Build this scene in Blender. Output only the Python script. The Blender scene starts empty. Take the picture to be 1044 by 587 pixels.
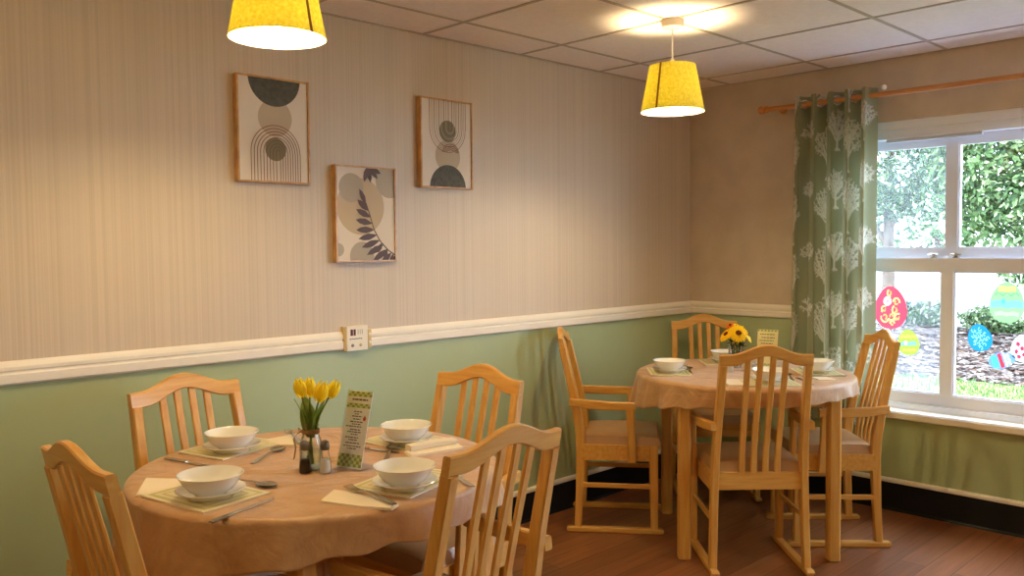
import bpy, math, random
import numpy as np
from mathutils import Vector, Matrix
random.seed(7); rng = np.random.default_rng(7)
sc = bpy.context.scene
COL = sc.collection
PI = math.pi
def rad(d): return math.radians(d)

# ------------------------------------------------------------------ colours
def lin(c):
    return tuple((x/12.92 if x <= .04045 else ((x+.055)/1.055)**2.4) for x in [v/255 for v in c]) + (1,)

# ------------------------------------------------------------------ materials
def nt(name):
    m = bpy.data.materials.new(name); m.use_nodes = True
    n = m.node_tree.nodes; b = n['Principled BSDF']
    return m, m.node_tree, n, b
def mat(name, c, rough=.5, spec=.5, metal=0, coat=0, bump=None, mix=None, sheen=0):
    """plain procedural material; mix=(colour2, scale(xyz), detail) noise blend; bump=(scale(xyz), strength, distance)"""
    m, t, n, b = nt(name)
    b.inputs['Base Color'].default_value = lin(c); b.inputs['Roughness'].default_value = rough
    b.inputs['Specular IOR Level'].default_value = spec; b.inputs['Metallic'].default_value = metal
    b.inputs['Coat Weight'].default_value = coat
    if sheen: b.inputs['Sheen Weight'].default_value = sheen
    if mix or bump:
        tc = n.new('ShaderNodeTexCoord')
    if mix:
        mp = n.new('ShaderNodeMapping'); mp.inputs['Scale'].default_value = mix[1]
        no = n.new('ShaderNodeTexNoise'); no.inputs['Scale'].default_value = 1; no.inputs['Detail'].default_value = mix[2]
        r = n.new('ShaderNodeValToRGB'); r.color_ramp.elements[0].position = .32; r.color_ramp.elements[1].position = .68
        r.color_ramp.elements[0].color = lin(c); r.color_ramp.elements[1].color = lin(mix[0])
        t.links.new(tc.outputs['Object'], mp.inputs['Vector']); t.links.new(mp.outputs[0], no.inputs['Vector'])
        t.links.new(no.outputs['Fac'], r.inputs['Fac']); t.links.new(r.outputs[0], b.inputs['Base Color'])
    if bump:
        mp = n.new('ShaderNodeMapping'); mp.inputs['Scale'].default_value = bump[0]
        no = n.new('ShaderNodeTexNoise'); no.inputs['Scale'].default_value = 1; no.inputs['Detail'].default_value = 3
        bu = n.new('ShaderNodeBump'); bu.inputs['Strength'].default_value = bump[1]; bu.inputs['Distance'].default_value = bump[2]
        t.links.new(tc.outputs['Object'], mp.inputs['Vector']); t.links.new(mp.outputs[0], no.inputs['Vector'])
        t.links.new(no.outputs['Fac'], bu.inputs['Height']); t.links.new(bu.outputs[0], b.inputs['Normal'])
    return m
def emis(name, c, s):
    m, t, n, b = nt(name)
    b.inputs['Base Color'].default_value = (0, 0, 0, 1)
    b.inputs['Emission Color'].default_value = c; b.inputs['Emission Strength'].default_value = s
    return m
def thin_glass(name, tint=(.96, .98, .97), refl=.10, haze=0.0, hazec=(.8, .88, 1)):
    m, t, n, b = nt(name); n.remove(b)
    out = n['Material Output']
    tr = n.new('ShaderNodeBsdfTransparent'); tr.inputs[0].default_value = (*tint, 1)
    gl = n.new('ShaderNodeBsdfGlossy'); gl.inputs['Roughness'].default_value = .02
    lw = n.new('ShaderNodeLayerWeight'); lw.inputs['Blend'].default_value = .25
    mu = n.new('ShaderNodeMath'); mu.operation = 'MULTIPLY_ADD'; mu.inputs[1].default_value = .55; mu.inputs[2].default_value = refl*.3
    mx = n.new('ShaderNodeMixShader')
    t.links.new(lw.outputs['Fresnel'], mu.inputs[0]); t.links.new(mu.outputs[0], mx.inputs[0])
    t.links.new(tr.outputs[0], mx.inputs[1]); t.links.new(gl.outputs[0], mx.inputs[2])
    last = mx
    if haze:
        tl = n.new('ShaderNodeBsdfTranslucent'); tl.inputs[0].default_value = (*hazec, 1)
        tc = n.new('ShaderNodeTexCoord'); no = n.new('ShaderNodeTexNoise'); no.inputs['Scale'].default_value = 5; no.inputs['Detail'].default_value = 4
        m2 = n.new('ShaderNodeMath'); m2.operation = 'MULTIPLY'; m2.inputs[1].default_value = haze*2
        t.links.new(tc.outputs['Object'], no.inputs['Vector']); t.links.new(no.outputs['Fac'], m2.inputs[0])
        mh = n.new('ShaderNodeMixShader')
        t.links.new(m2.outputs[0], mh.inputs[0]); t.links.new(mx.outputs[0], mh.inputs[1]); t.links.new(tl.outputs[0], mh.inputs[2]); last = mh
    t.links.new(last.outputs[0], out.inputs['Surface'])
    return m
def translucent(name, c, ct, fac, rough=.9, bump=None, attr=None, mix=None):
    m, t, n, b = nt(name)
    out = n['Material Output']; b.inputs['Roughness'].default_value = rough; b.inputs['Base Color'].default_value = lin(c)
    b.inputs['Specular IOR Level'].default_value = .2
    tl = n.new('ShaderNodeBsdfTranslucent'); tl.inputs[0].default_value = lin(ct)
    mx = n.new('ShaderNodeMixShader'); mx.inputs[0].default_value = fac
    t.links.new(b.outputs[0], mx.inputs[1]); t.links.new(tl.outputs[0], mx.inputs[2]); t.links.new(mx.outputs[0], out.inputs['Surface'])
    if attr:
        a = n.new('ShaderNodeVertexColor'); a.layer_name = attr
        t.links.new(a.outputs[0], b.inputs['Base Color']); t.links.new(a.outputs[0], tl.inputs[0])
    if mix:
        tc = n.new('ShaderNodeTexCoord'); mp = n.new('ShaderNodeMapping'); mp.inputs['Scale'].default_value = mix[1]
        no = n.new('ShaderNodeTexNoise'); no.inputs['Scale'].default_value = 1; no.inputs['Detail'].default_value = mix[2]
        r = n.new('ShaderNodeValToRGB'); r.color_ramp.elements[0].position = .35; r.color_ramp.elements[1].position = .65
        r.color_ramp.elements[0].color = lin(c); r.color_ramp.elements[1].color = lin(mix[0])
        t.links.new(tc.outputs['Object'], mp.inputs['Vector']); t.links.new(mp.outputs[0], no.inputs['Vector']); t.links.new(no.outputs['Fac'], r.inputs['Fac'])
        t.links.new(r.outputs[0], b.inputs['Base Color']); t.links.new(r.outputs[0], tl.inputs[0])
    return m
def wood(name, c1, c2, sc3, rough=.38):
    m = mat(name, c1, rough, .5, mix=(c2, sc3, 5), coat=.15)
    return m

W_LIGHT, W_DARK = (224, 174, 90), (208, 148, 66)
M = {}
M['wood_z'] = wood('beech_upright', W_LIGHT, W_DARK, (60, 60, 5))
M['wood_x'] = wood('beech_length', W_LIGHT, W_DARK, (5, 60, 60))
M['wood_y'] = wood('beech_across', W_LIGHT, W_DARK, (60, 5, 60))
M['seat'] = mat('tan_vinyl', (190, 148, 100), .33, .5, bump=((90, 90, 90), .12, .002), mix=((176, 134, 88), (9, 9, 9), 4))
M['cloth'] = None
M['white_trim'] = mat('white_trim_paint', (238, 230, 216), .42, .5)
M['upvc'] = mat('white_window_paint', (238, 243, 255), .3, .5)
M['upvc_grey'] = mat('grey_vent', (196, 198, 206), .5, .4)
M['black_base'] = mat('black_vinyl', (14, 14, 16), .55, .3)
M['china'] = mat('white_glazed_china', (238, 236, 228), .12, .6, coat=.6)
M['steel'] = mat('brushed_cutlery_steel', (190, 186, 180), .22, .5, metal=1)
M['cream_paper'] = mat('cream_napkin_paper', (240, 226, 200), .9, .2, bump=((120, 120, 120), .15, .002))
M['mat_edge'] = mat('placemat_cream', (232, 222, 190), .35, .5)
M['mat_band'] = mat('placemat_olive', (196, 188, 112), .35, .5)
M['mat_mid'] = mat('placemat_pale_green', (220, 212, 172), .35, .5)
M['mat_line'] = mat('placemat_gold_line', (196, 170, 90), .35, .5)
M['cork'] = mat('placemat_underside', (60, 42, 30), .8, .2)
M['glass'] = thin_glass('clear_glass', (.95, .97, .96), .12)
M['acrylic'] = thin_glass('clear_acrylic', (.985, .99, .99), .10)
M['pane'] = thin_glass('window_glass', (.97, .98, .98), .05)
M['pane_hazy'] = thin_glass('hazy_window_glass', (.96, .98, 1.0), .06, haze=.06)  # left panes: blotchy pale blue translucent tint mixed in
M['water'] = thin_glass('vase_water', (.86, .92, .86), .08)
M['twine'] = mat('jute_twine', (150, 112, 70), .9, .2)
M['petal'] = translucent('tulip_petal', (252, 236, 60), (252, 236, 70), .3, .5, mix=((250, 222, 40), (40, 40, 12), 3))
M['gerb'] = translucent('daisy_petal', (250, 206, 20), (250, 214, 40), .25, .6)
M['gerb2'] = translucent('pale_daisy_petal', (254, 228, 70), (254, 232, 90), .25, .6)
M['gerb_red'] = mat('daisy_centre', (120, 44, 18), .8, .2, mix=((70, 22, 10), (200, 200, 200), 2))
M['orange'] = translucent('orange_petal', (226, 104, 30), (236, 120, 40), .25, .6)
M['leaf'] = translucent('flower_leaf', (122, 148, 62), (140, 170, 66), .3, .5, mix=((150, 170, 88), (30, 30, 30), 3))
M['darkleaf'] = translucent('dark_foliage', (36, 66, 28), (60, 96, 36), .2, .5)
M['pepper'] = mat('ground_pepper', (52, 38, 30), .9, .2, mix=((90, 72, 58), (500, 500, 500), 2))
M['salt'] = mat('table_salt', (240, 238, 232), .9, .2)
M['cap'] = mat('shaker_cap_metal', (120, 114, 108), .3, .5, metal=1)
M['print_ground'] = mat('print_paper', (226, 214, 200), .6, .3)
M['print_dark'] = mat('print_charcoal', (74, 72, 66), .6, .3, mix=((92, 90, 80), (60, 60, 60), 4))
M['print_beige'] = mat('print_beige', (192, 174, 150), .6, .3)
M['print_olive'] = mat('print_olive', (128, 122, 96), .6, .3)
M['print_stone'] = mat('print_stone', (178, 166, 150), .6, .3)
M['print_rust'] = mat('print_rust_line', (128, 88, 66), .6, .3)
M['print_plum'] = mat('print_plum_leaf', (92, 78, 84), .6, .3)
M['print_taupe'] = mat('print_taupe', (198, 178, 148), .6, .3)
M['frame_wood'] = wood('oak_frame', (206, 160, 96), (176, 126, 68), (30, 30, 30))
M['plastic'] = mat('cream_plastic', (236, 226, 206), .4, .5)
M['plastic_yellow'] = mat('aged_plastic', (214, 186, 128), .45, .5)
M['mark_red'] = mat('dark_red_mark', (96, 26, 20), .5, .4)
M['mark_dark'] = mat('dark_print', (70, 60, 52), .6, .3)
M['mark_grey'] = mat('grey_print', (150, 136, 122), .6, .3)
M['gh_a'] = mat('gingham_green', (150, 170, 76), .6, .3)
M['gh_b'] = mat('gingham_pale', (214, 220, 160), .6, .3)
M['card'] = mat('menu_card', (252, 248, 240), .5, .4)
M['card_cream'] = mat('cream_menu_card', (248, 234, 176), .5, .4)
M['berry'] = mat('strawberry_red', (200, 36, 40), .5, .4)
M['rod'] = wood('pine_rod', (206, 142, 74), (184, 118, 54), (4, 60, 60))
M['chrome'] = mat('eyelet_metal', (200, 198, 192), .25, .5, metal=1)
M['whiteplastic'] = mat('white_plastic', (244, 242, 236), .35, .5)

def upper_wall(name, lines):
    m, t, n, b = nt(name)
    tc = n.new('ShaderNodeTexCoord'); sx = n.new('ShaderNodeSeparateXYZ'); t.links.new(tc.outputs['Object'], sx.inputs[0])
    c1, c2 = lin((209, 192, 172)), lin((199, 182, 161))
    b.inputs['Roughness'].default_value = .42; b.inputs['Specular IOR Level'].default_value = .45
    mp = n.new('ShaderNodeMapping'); mp.inputs['Scale'].default_value = (150, 150, .25) if lines else (6, 6, 6)
    no = n.new('ShaderNodeTexNoise'); no.inputs['Scale'].default_value = 1; no.inputs['Detail'].default_value = 4 if lines else 3
    t.links.new(tc.outputs['Object'], mp.inputs[0]); t.links.new(mp.outputs[0], no.inputs['Vector'])
    r = n.new('ShaderNodeValToRGB'); r.color_ramp.elements[0].position = .36; r.color_ramp.elements[1].position = .62
    r.color_ramp.elements[0].color = c2; r.color_ramp.elements[1].color = c1
    t.links.new(no.outputs['Fac'], r.inputs[0]); t.links.new(r.outputs[0], b.inputs['Base Color'])
    bu = n.new('ShaderNodeBump'); bu.inputs['Strength'].default_value = .35 if lines else .08; bu.inputs['Distance'].default_value = .0015
    t.links.new(no.outputs['Fac'], bu.inputs['Height']); t.links.new(bu.outputs[0], b.inputs['Normal'])
    return m
M['wall_lined'] = upper_wall('ribbed_wallpaper', True)
M['wall_plain'] = upper_wall('plain_wallpaper', False)
M['wall_green'] = mat('sage_green_paint', (176, 190, 150), .34, .5, mix=((166, 180, 138), (1.6, 1.6, 1.6), 4), bump=((30, 30, 2), .06, .002))

def floor_mat():
    m, t, n, b = nt('wood_plank_vinyl')
    tc = n.new('ShaderNodeTexCoord'); mp = n.new('ShaderNodeMapping'); mp.inputs['Rotation'].default_value = (0, 0, rad(90))
    br = n.new('ShaderNodeTexBrick'); br.inputs['Scale'].default_value = 1; br.inputs['Brick Width'].default_value = 1.1; br.inputs['Row Height'].default_value = .11
    br.inputs['Mortar Size'].default_value = .0016; br.inputs['Color1'].default_value = lin((146, 90, 54)); br.inputs['Color2'].default_value = lin((120, 70, 40)); br.inputs['Mortar'].default_value = lin((48, 30, 22))
    br.offset = .37
    t.links.new(tc.outputs['Object'], mp.inputs[0]); t.links.new(mp.outputs[0], br.inputs['Vector'])
    m2 = n.new('ShaderNodeMapping'); m2.inputs['Scale'].default_value = (40, 2.2, 1)
    no = n.new('ShaderNodeTexNoise'); no.inputs['Scale'].default_value = 1; no.inputs['Detail'].default_value = 6; no.inputs['Roughness'].default_value = .65
    t.links.new(tc.outputs['Object'], m2.inputs[0]); t.links.new(m2.outputs[0], no.inputs['Vector'])
    mx = n.new('ShaderNodeMixRGB'); mx.blend_type = 'OVERLAY'; mx.inputs[0].default_value = .75
    t.links.new(br.outputs['Color'], mx.inputs[1]); t.links.new(no.outputs['Fac'], mx.inputs[2]); t.links.new(mx.outputs[0], b.inputs['Base Color'])
    b.inputs['Roughness'].default_value = .32; b.inputs['Specular IOR Level'].default_value = .6
    bu = n.new('ShaderNodeBump'); bu.inputs['Strength'].default_value = .12; bu.inputs['Distance'].default_value = .002
    t.links.new(no.outputs['Fac'], bu.inputs['Height']); t.links.new(bu.outputs[0], b.inputs['Normal'])
    return m
M['floor'] = floor_mat()
M['ceil'] = mat('ceiling_tile', (246, 236, 234), .85, .2, bump=((70, 70, 70), .25, .003), mix=((240, 230, 227), (40, 40, 40), 4))
M['tbar'] = mat('ceiling_bar', (184, 170, 155), .5, .3)

def cloth_mat():
    m, t, n, b = nt('satin_tablecloth')
    tc = n.new('ShaderNodeTexCoord')
    no = n.new('ShaderNodeTexNoise'); no.inputs['Scale'].default_value = 9; no.inputs['Detail'].default_value = 5; no.inputs['Distortion'].default_value = 1.5
    r = n.new('ShaderNodeValToRGB'); r.color_ramp.elements[0].position = .35; r.color_ramp.elements[1].position = .65
    r.color_ramp.elements[0].color = lin((188, 142, 92)); r.color_ramp.elements[1].color = lin((203, 158, 106))
    t.links.new(tc.outputs['Object'], no.inputs['Vector']); t.links.new(no.outputs['Fac'], r.inputs[0]); t.links.new(r.outputs[0], b.inputs['Base Color'])
    b.inputs['Roughness'].default_value = .4; b.inputs['Specular IOR Level'].default_value = .55; b.inputs['Sheen Weight'].default_value = .25
    n2 = n.new('ShaderNodeTexNoise'); n2.inputs['Scale'].default_value = 7; n2.inputs['Detail'].default_value = 6; n2.inputs['Distortion'].default_value = .8
    bu = n.new('ShaderNodeBump'); bu.inputs['Strength'].default_value = .8; bu.inputs['Distance'].default_value = .02
    t.links.new(tc.outputs['Object'], n2.inputs['Vector']); t.links.new(n2.outputs['Fac'], bu.inputs['Height']); t.links.new(bu.outputs[0], b.inputs['Normal'])
    return m
M['cloth'] = cloth_mat()

# ------------------------------------------------------------------ mesh builder
class MB:
    def __init__(s): s.v = []; s.f = []; s.m = []
    def add(s, vs, fs, mi=0):
        o = len(s.v); s.v += [tuple(v) for v in vs]; s.f += [tuple(o+i for i in f) for f in fs]; s.m += [mi]*len(fs); return s
    def box(s, a, b, mi=0, c=0):
        (x0, y0, z0), (x1, y1, z1) = a, b
        if c:
            return s.sweep([((x0+x1)/2, (y0+y1)/2, z0), ((x0+x1)/2, (y0+y1)/2, z1)], (0, 1, 0), y1-y0, x1-x0, c, mi)
        vs = [(x0, y0, z0), (x1, y0, z0), (x1, y1, z0), (x0, y1, z0), (x0, y0, z1), (x1, y0, z1), (x1, y1, z1), (x0, y1, z1)]
        return s.add(vs, [(3, 2, 1, 0), (4, 5, 6, 7), (0, 1, 5, 4), (1, 2, 6, 5), (2, 3, 7, 6), (3, 0, 4, 7)], mi)
    def sweep(s, pts, side, w, h, c=.003, mi=0):
        """rectangular chamfered bar along pts; w along side, h across"""
        P = [Vector(p) for p in pts]; n = len(P); vs = []
        for i in range(n):
            t = (P[min(i+1, n-1)]-P[max(i-1, 0)]).normalized()
            sd = Vector(side[i] if isinstance(side, list) else side); sd = (sd-t*sd.dot(t)).normalized(); nm = t.cross(sd)
            ww = (w[i] if isinstance(w, (list, tuple)) else w)/2; hh = (h[i] if isinstance(h, (list, tuple)) else h)/2
            for a, b in ((ww-c, hh), (ww, hh-c), (ww, -hh+c), (ww-c, -hh), (-ww+c, -hh), (-ww, -hh+c), (-ww, hh-c), (-ww+c, hh)):
                vs.append(P[i]+sd*a+nm*b)
        fs = []
        for i in range(n-1):
            for k in range(8):
                a = i*8+k; b = i*8+(k+1) % 8; fs.append((a, a+8, b+8, b))
        fs.append(tuple(range(8))); fs.append(tuple(range((n-1)*8+7, (n-1)*8-1, -1)))
        return s.add(vs, fs, mi)
    def tube(s, pts, r, k=8, mi=0, cap=True):
        P = [Vector(p) for p in pts]; n = len(P); vs = []; fs = []; ref = Vector((.31, .52, .8))
        for i in range(n):
            t = (P[min(i+1, n-1)]-P[max(i-1, 0)]).normalized(); a = t.cross(ref)
            if a.length < .05: a = t.cross(Vector((1, 0, 0)))
            a.normalize(); b = t.cross(a); rr = r[i] if isinstance(r, (list, tuple)) else r
            for j in range(k):
                q = 2*PI*j/k; vs.append(P[i]+a*math.cos(q)*rr+b*math.sin(q)*rr)
        for i in range(n-1):
            for j in range(k):
                fs.append((i*k+j, i*k+(j+1) % k, (i+1)*k+(j+1) % k, (i+1)*k+j))
        if cap: fs.append(tuple(range(k-1, -1, -1))); fs.append(tuple(range((n-1)*k, n*k)))
        return s.add(vs, fs, mi)
    def lathe(s, prof, k=32, c=(0, 0, 0), mi=0):
        """prof (r, z) pairs; r=0 at either end closes the surface"""
        vs = []; fs = []; idx = []
        for r, z in prof:
            if r < 1e-6: idx.append([len(vs)]); vs.append((c[0], c[1], c[2]+z))
            else:
                idx.append(list(range(len(vs), len(vs)+k)))
                for j in range(k):
                    q = 2*PI*j/k; vs.append((c[0]+r*math.cos(q), c[1]+r*math.sin(q), c[2]+z))
        for A, B in zip(idx, idx[1:]):
            for j in range(k):
                j2 = (j+1) % k
                if len(A) == 1 and len(B) == 1: continue
                if len(A) == 1: fs.append((A[0], B[j2], B[j]))
                elif len(B) == 1: fs.append((A[j], A[j2], B[0]))
                else: fs.append((A[j], A[j2], B[j2], B[j]))
        return s.add(vs, fs, mi)
    def grid(s, fn, nu, nv, mi=0, closed_u=False):
        vs = [fn(i/nu, j/nv) for j in range(nv+1) for i in range(nu+(0 if closed_u else 1))]
        w = nu if closed_u else nu+1; fs = []
        for j in range(nv):
            for i in range(nu):
                i2 = (i+1) % w if closed_u else i+1
                fs.append((j*w+i, j*w+i2, (j+1)*w+i2, (j+1)*w+i))
        return s.add(vs, fs, mi)
    def prism(s, poly, z0, z1, mi=0, fn=None):
        """poly xy counter-clockwise extruded z0..z1"""
        n = len(poly); f = fn or (lambda x, y, z: (x, y, z))
        vs = [f(x, y, z0) for x, y in poly]+[f(x, y, z1) for x, y in poly]
        fs = [tuple(range(n-1, -1, -1)), tuple(range(n, 2*n))]+[(i, (i+1) % n, n+(i+1) % n, n+i) for i in range(n)]
        return s.add(vs, fs, mi)
    def xform(s, mtx, start=0):
        for i in range(start, len(s.v)): s.v[i] = tuple(mtx @ Vector(s.v[i]))
        return s
    def build(s, name, mats, parent=None, smooth=False, loc=None):
        me = bpy.data.meshes.new(name); me.from_pydata(s.v, [], s.f)
        for m in (mats if isinstance(mats, (list, tuple)) else [mats]): me.materials.append(M[m] if isinstance(m, str) else m)
        if any(s.m): me.polygons.foreach_set('material_index', s.m)
        if smooth:
            me.polygons.foreach_set('use_smooth', [True]*len(me.polygons))
            if smooth != 'all':
                try: me.set_sharp_from_angle(angle=rad(40))
                except Exception: pass
        me.update()
        o = bpy.data.objects.new(name, me); COL.objects.link(o)
        if parent: o.parent = parent
        if loc: o.location = loc
        return o

def tag(o, label, cat, group=None, kind=None):
    if label: o['label'] = label
    if cat: o['category'] = cat
    if group: o['group'] = group
    if kind: o['kind'] = kind
    return o
def thing(name, label, cat, loc=(0, 0, 0), rz=0, group=None):
    o = bpy.data.objects.new(name, None); COL.objects.link(o); o.empty_display_size = .05
    o.location = loc; o.rotation_euler = (0, 0, rz)
    return tag(o, label, cat, group)
def struct(name, mb, mats, parent=None, smooth=False):
    o = mb.build(name, mats, parent, smooth)
    if not parent: o['kind'] = 'structure'
    return o
def copy_tree(o, label=None, loc=None, rz=None, parent=None):
    c = o.copy(); COL.objects.link(c)
    if parent: c.parent = parent
    if label: c['label'] = label
    if loc is not None: c.location = loc
    if rz is not None: c.rotation_euler = (0, 0, rz)
    for ch in list(o.children): copy_tree(ch, parent=c)
    return c

# ================================================================== ROOM
CE, DB, DT, SK = 2.311, .962, 1.036, .168
RX, RY = 5.2, -7.0
WX0, WX1, WZ0, WZ1 = .86, 2.08, .527, 1.997       # window opening in the right-hand wall

struct('floor', MB().box((-.2, RY-.2, -.08), (RX+.2, .22, 0)), 'floor')
struct('ceiling', MB().box((-.2, RY-.2, CE), (RX+.2, .22, CE+.08)), 'ceil')
b = MB().box((-.15, RY, 0), (0, .22, DB)).box((-.15, RY, DB), (0, .22, CE), 1)
struct('wall_left', b, ['wall_green', 'wall_lined'])
b = MB()
b.box((0, 0, 0), (WX0, .2, DB)).box((0, 0, DB), (WX0, .2, CE), 1)
VX0, VX1 = 2.75, 4.75                                # unseen second opening in this wall, added to let in more daylight
b.box((WX1, 0, 0), (VX0, .2, DB)).box((WX1, 0, DB), (VX0, .2, CE), 1)
b.box((VX1, 0, 0), (RX, .2, DB)).box((VX1, 0, DB), (RX, .2, CE), 1)
b.box((VX0, 0, 0), (VX1, .2, WZ0-.045)).box((VX0, 0, WZ1), (VX1, .2, CE), 1)
b.box((WX0, 0, 0), (WX1, .2, WZ0-.045)).box((WX0, 0, WZ1), (WX1, .2, CE), 1)
struct('wall_right', b, ['wall_green', 'wall_plain'])
struct('wall_back', MB().box((-.15, RY-.15, 0), (RX+.15, RY, DB)).box((-.15, RY-.15, DB), (RX+.15, RY, CE), 1), ['wall_green', 'wall_plain'])
struct('wall_far', MB().box((RX, RY, 0), (RX+.15, .2, DB)).box((RX, RY, DB), (RX+.15, .2, CE), 1), ['wall_green', 'wall_plain'])

# suspended ceiling bars on a 0.6 m grid
gx, gy = .277, -.266
b = MB()
for i in range(9):
    x = gx+.5965*i
    if x < RX: b.box((x-.008, RY, CE-.003), (x+.008, -.002, CE+.002))
for j in range(12):
    y = gy-.6*j
    if y > RY: b.box((.002, y-.008, CE-.0035), (RX, y+.008, CE+.002))
b.box((0, RY, CE-.004), (.014, 0, CE+.002)).box((0, -.014, CE-.0045), (RX, 0, CE+.002))
struct('trim_ceiling_grid', b, 'tbar')

# dado rail: moulded profile
prof = [(0, DB), (.013, DB), (.018, DB+.006), (.018, DB+.032), (.011, DB+.037), (.0105, DB+.041), (.016, DB+.045), (.016, DB+.056), (.012, DB+.065), (.005, DT), (0, DT)]
def rail(name, axis, a, e, prof, mats):
    mb = MB(); n = len(prof)
    if axis == 'y': vs = [(d, t, z) for t in (a, e) for d, z in prof]
    else: vs = [(t, -d, z) for t in (a, e) for d, z in prof]
    fs = [(i, (i+1) % n, n+(i+1) % n, n+i) for i in range(n)]+[tuple(range(n-1, -1, -1)), tuple(range(n, 2*n))]
    mb.add(vs, fs); return struct(name, mb, mats)
rail('trim_dado_1', 'y', RY, -2.512, prof, 'white_trim')
rail('trim_dado_2', 'y', -2.375, -.0005, prof, 'white_trim')
rail('trim_dado_3', 'x', .0005, WX0-.06, prof, 'white_trim')
cap = [(0, .145), (.014, .145), (.016, .150), (.015, .160), (.010, .167), (0, SK)]
rail('trim_skirting_1', 'y', RY, 0, cap, 'white_trim'); rail('trim_skirting_2', 'x', 0, RX, cap, 'white_trim')
bs = [(0, 0), (.016, 0), (.009, .012), (.008, .145), (0, .145)]
rail('baseboard_left', 'y', RY, 0, bs, 'black_base'); rail('baseboard_right', 'x', 0, RX, bs, 'black_base')

# ================================================================== WINDOW (sliding sash)
win = bpy.data.objects.new('window_1', None); COL.objects.link(win); win.location = (0, 0, 0); win['kind'] = 'structure'
f = MB()
f.box((WX0, .02, WZ1-.042), (WX1, .18, WZ1)).box((WX0, .035, WZ1-.088), (WX1, .18, WZ1-.042))
f.box((WX0, .03, WZ0), (WX0+.05, .18, WZ1-.088)).box((WX1-.05, .03, WZ0), (WX1, .18, WZ1-.088))
f.box((WX0+.05, .03, WZ0), (WX1-.05, .18, WZ0+.03))
f.box((WX0, .018, WZ1-.09), (WX1, .03, WZ1-.084))
f.build('window_frame', 'upvc', win)
def sash(y0, y1, z0, z1, rail_b, rail_t, name):
    s = MB(); xa, xb = WX0+.05, WX1-.05; xm = 1.468
    s.box((xa, y0, z0), (xa+.05, y1, z1)).box((xb-.05, y0, z0), (xb, y1, z1))
    s.box((xa+.05, y0, z0), (xb-.05, y1, z0+rail_b)).box((xa+.05, y0, z1-rail_t), (xb-.05, y1, z1))
    s.box((xm-.027, y0+.002, z0+rail_b), (xm+.027, y1-.002, z1-rail_t))
    # glazing beads
    for (p, q) in ((xa+.05, xm-.027), (xm+.027, xb-.05)):
        s.box((p, y0+.008, z0+rail_b), (p+.008, y1-.008, z1-rail_t)).box((q-.008, y0+.008, z0+rail_b), (q, y1-.008, z1-rail_t))
        s.box((p+.008, y0+.008, z0+rail_b), (q-.008, y1-.008, z0+rail_b+.008)).box((p+.008, y0+.008, z1-rail_t-.008), (q-.008, y1-.008, z1-rail_t))
    o = s.build(name, 'upvc', win)
    for (p, q, mt) in ((xa+.045, xm-.022, 'pane_hazy'), (xm+.022, xb-.045, 'pane')):
        g = MB().add([(p, (y0+y1)/2, z0+rail_b-.004), (q, (y0+y1)/2, z0+rail_b-.004), (q, (y0+y1)/2, z1-rail_t+.004), (p, (y0+y1)/2, z1-rail_t+.004)], [(0, 1, 2, 3)])
        g.build('pane', mt, o)
    return o
low = sash(.05, .09, WZ0+.03, 1.300, .058, .064, 'lower_sash')
upp = sash(.097, .137, 1.288, WZ1-.088, .060, .042, 'upper_sash')
v = MB().box((1.17, .028, WZ1-.106), (1.62, .05, WZ1-.090), 0)
v.build('trickle_vent', 'upvc_grey', win)
for x in (1.395, 1.50):
    z0 = 1.302
    k = MB().lathe([(0, 0), (.016, 0), (.016, .006), (.007, .010), (.007, .018), (.010, .022), (0, .026)], 14, (x, .068, z0-.001))
    k.tube([(x-.026, .064, z0+.016), (x, .068, z0+.018), (x+.024, .06, z0+.015)], [.004, .006, .004], 8)
    k.build('sash_latch', 'chrome', win, smooth=True)
s = MB(); n = 6
pr = [(-.040, WZ0-.044), (-.048, WZ0-.038), (-.050, WZ0-.012), (-.044, WZ0-.003), (-.036, WZ0), (.18, WZ0), (.18, WZ0-.044)]
vs = [(x, y, z) for x in (WX0-.05, WX1+.05) for y, z in pr]; k = len(pr)
s.add(vs, [(i, (i+1) % k, k+(i+1) % k, k+i) for i in range(k)]+[tuple(range(k-1, -1, -1)), tuple(range(k, 2*k))])
# board: full width in front of the wall, clipped to the opening behind its face
s.v = [(min(max(x, WX0), WX1) if y > 0 else x, y, z) for x, y, z in s.v]
s.build('window_sill', 'white_trim', win)

f = MB()
f.box((VX0, .03, WZ1-.06), (VX1, .17, WZ1)).box((VX0, .03, WZ0), (VX1, .17, WZ0+.06)).box((VX0, .03, WZ0+.06), (VX0+.06, .17, WZ1-.06)).box((VX1-.06, .03, WZ0+.06), (VX1, .17, WZ1-.06))
f.box(((VX0+VX1)/2-.03, .04, WZ0+.06), ((VX0+VX1)/2+.03, .16, WZ1-.06)).box((VX0, -.05, WZ0-.044), (VX1, .17, WZ0))
added_win = struct('added_window', f, 'upvc')  # added out of view as an extra daylight source for the room
g = MB()
for p, q in ((VX0+.055, (VX0+VX1)/2-.025), ((VX0+VX1)/2+.025, VX1-.055)):
    g.add([(p, .1, WZ0+.055), (q, .1, WZ0+.055), (q, .1, WZ1-.055), (p, .1, WZ1-.055)], [(0, 1, 2, 3)])
g.build('pane', 'pane', added_win)
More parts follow.
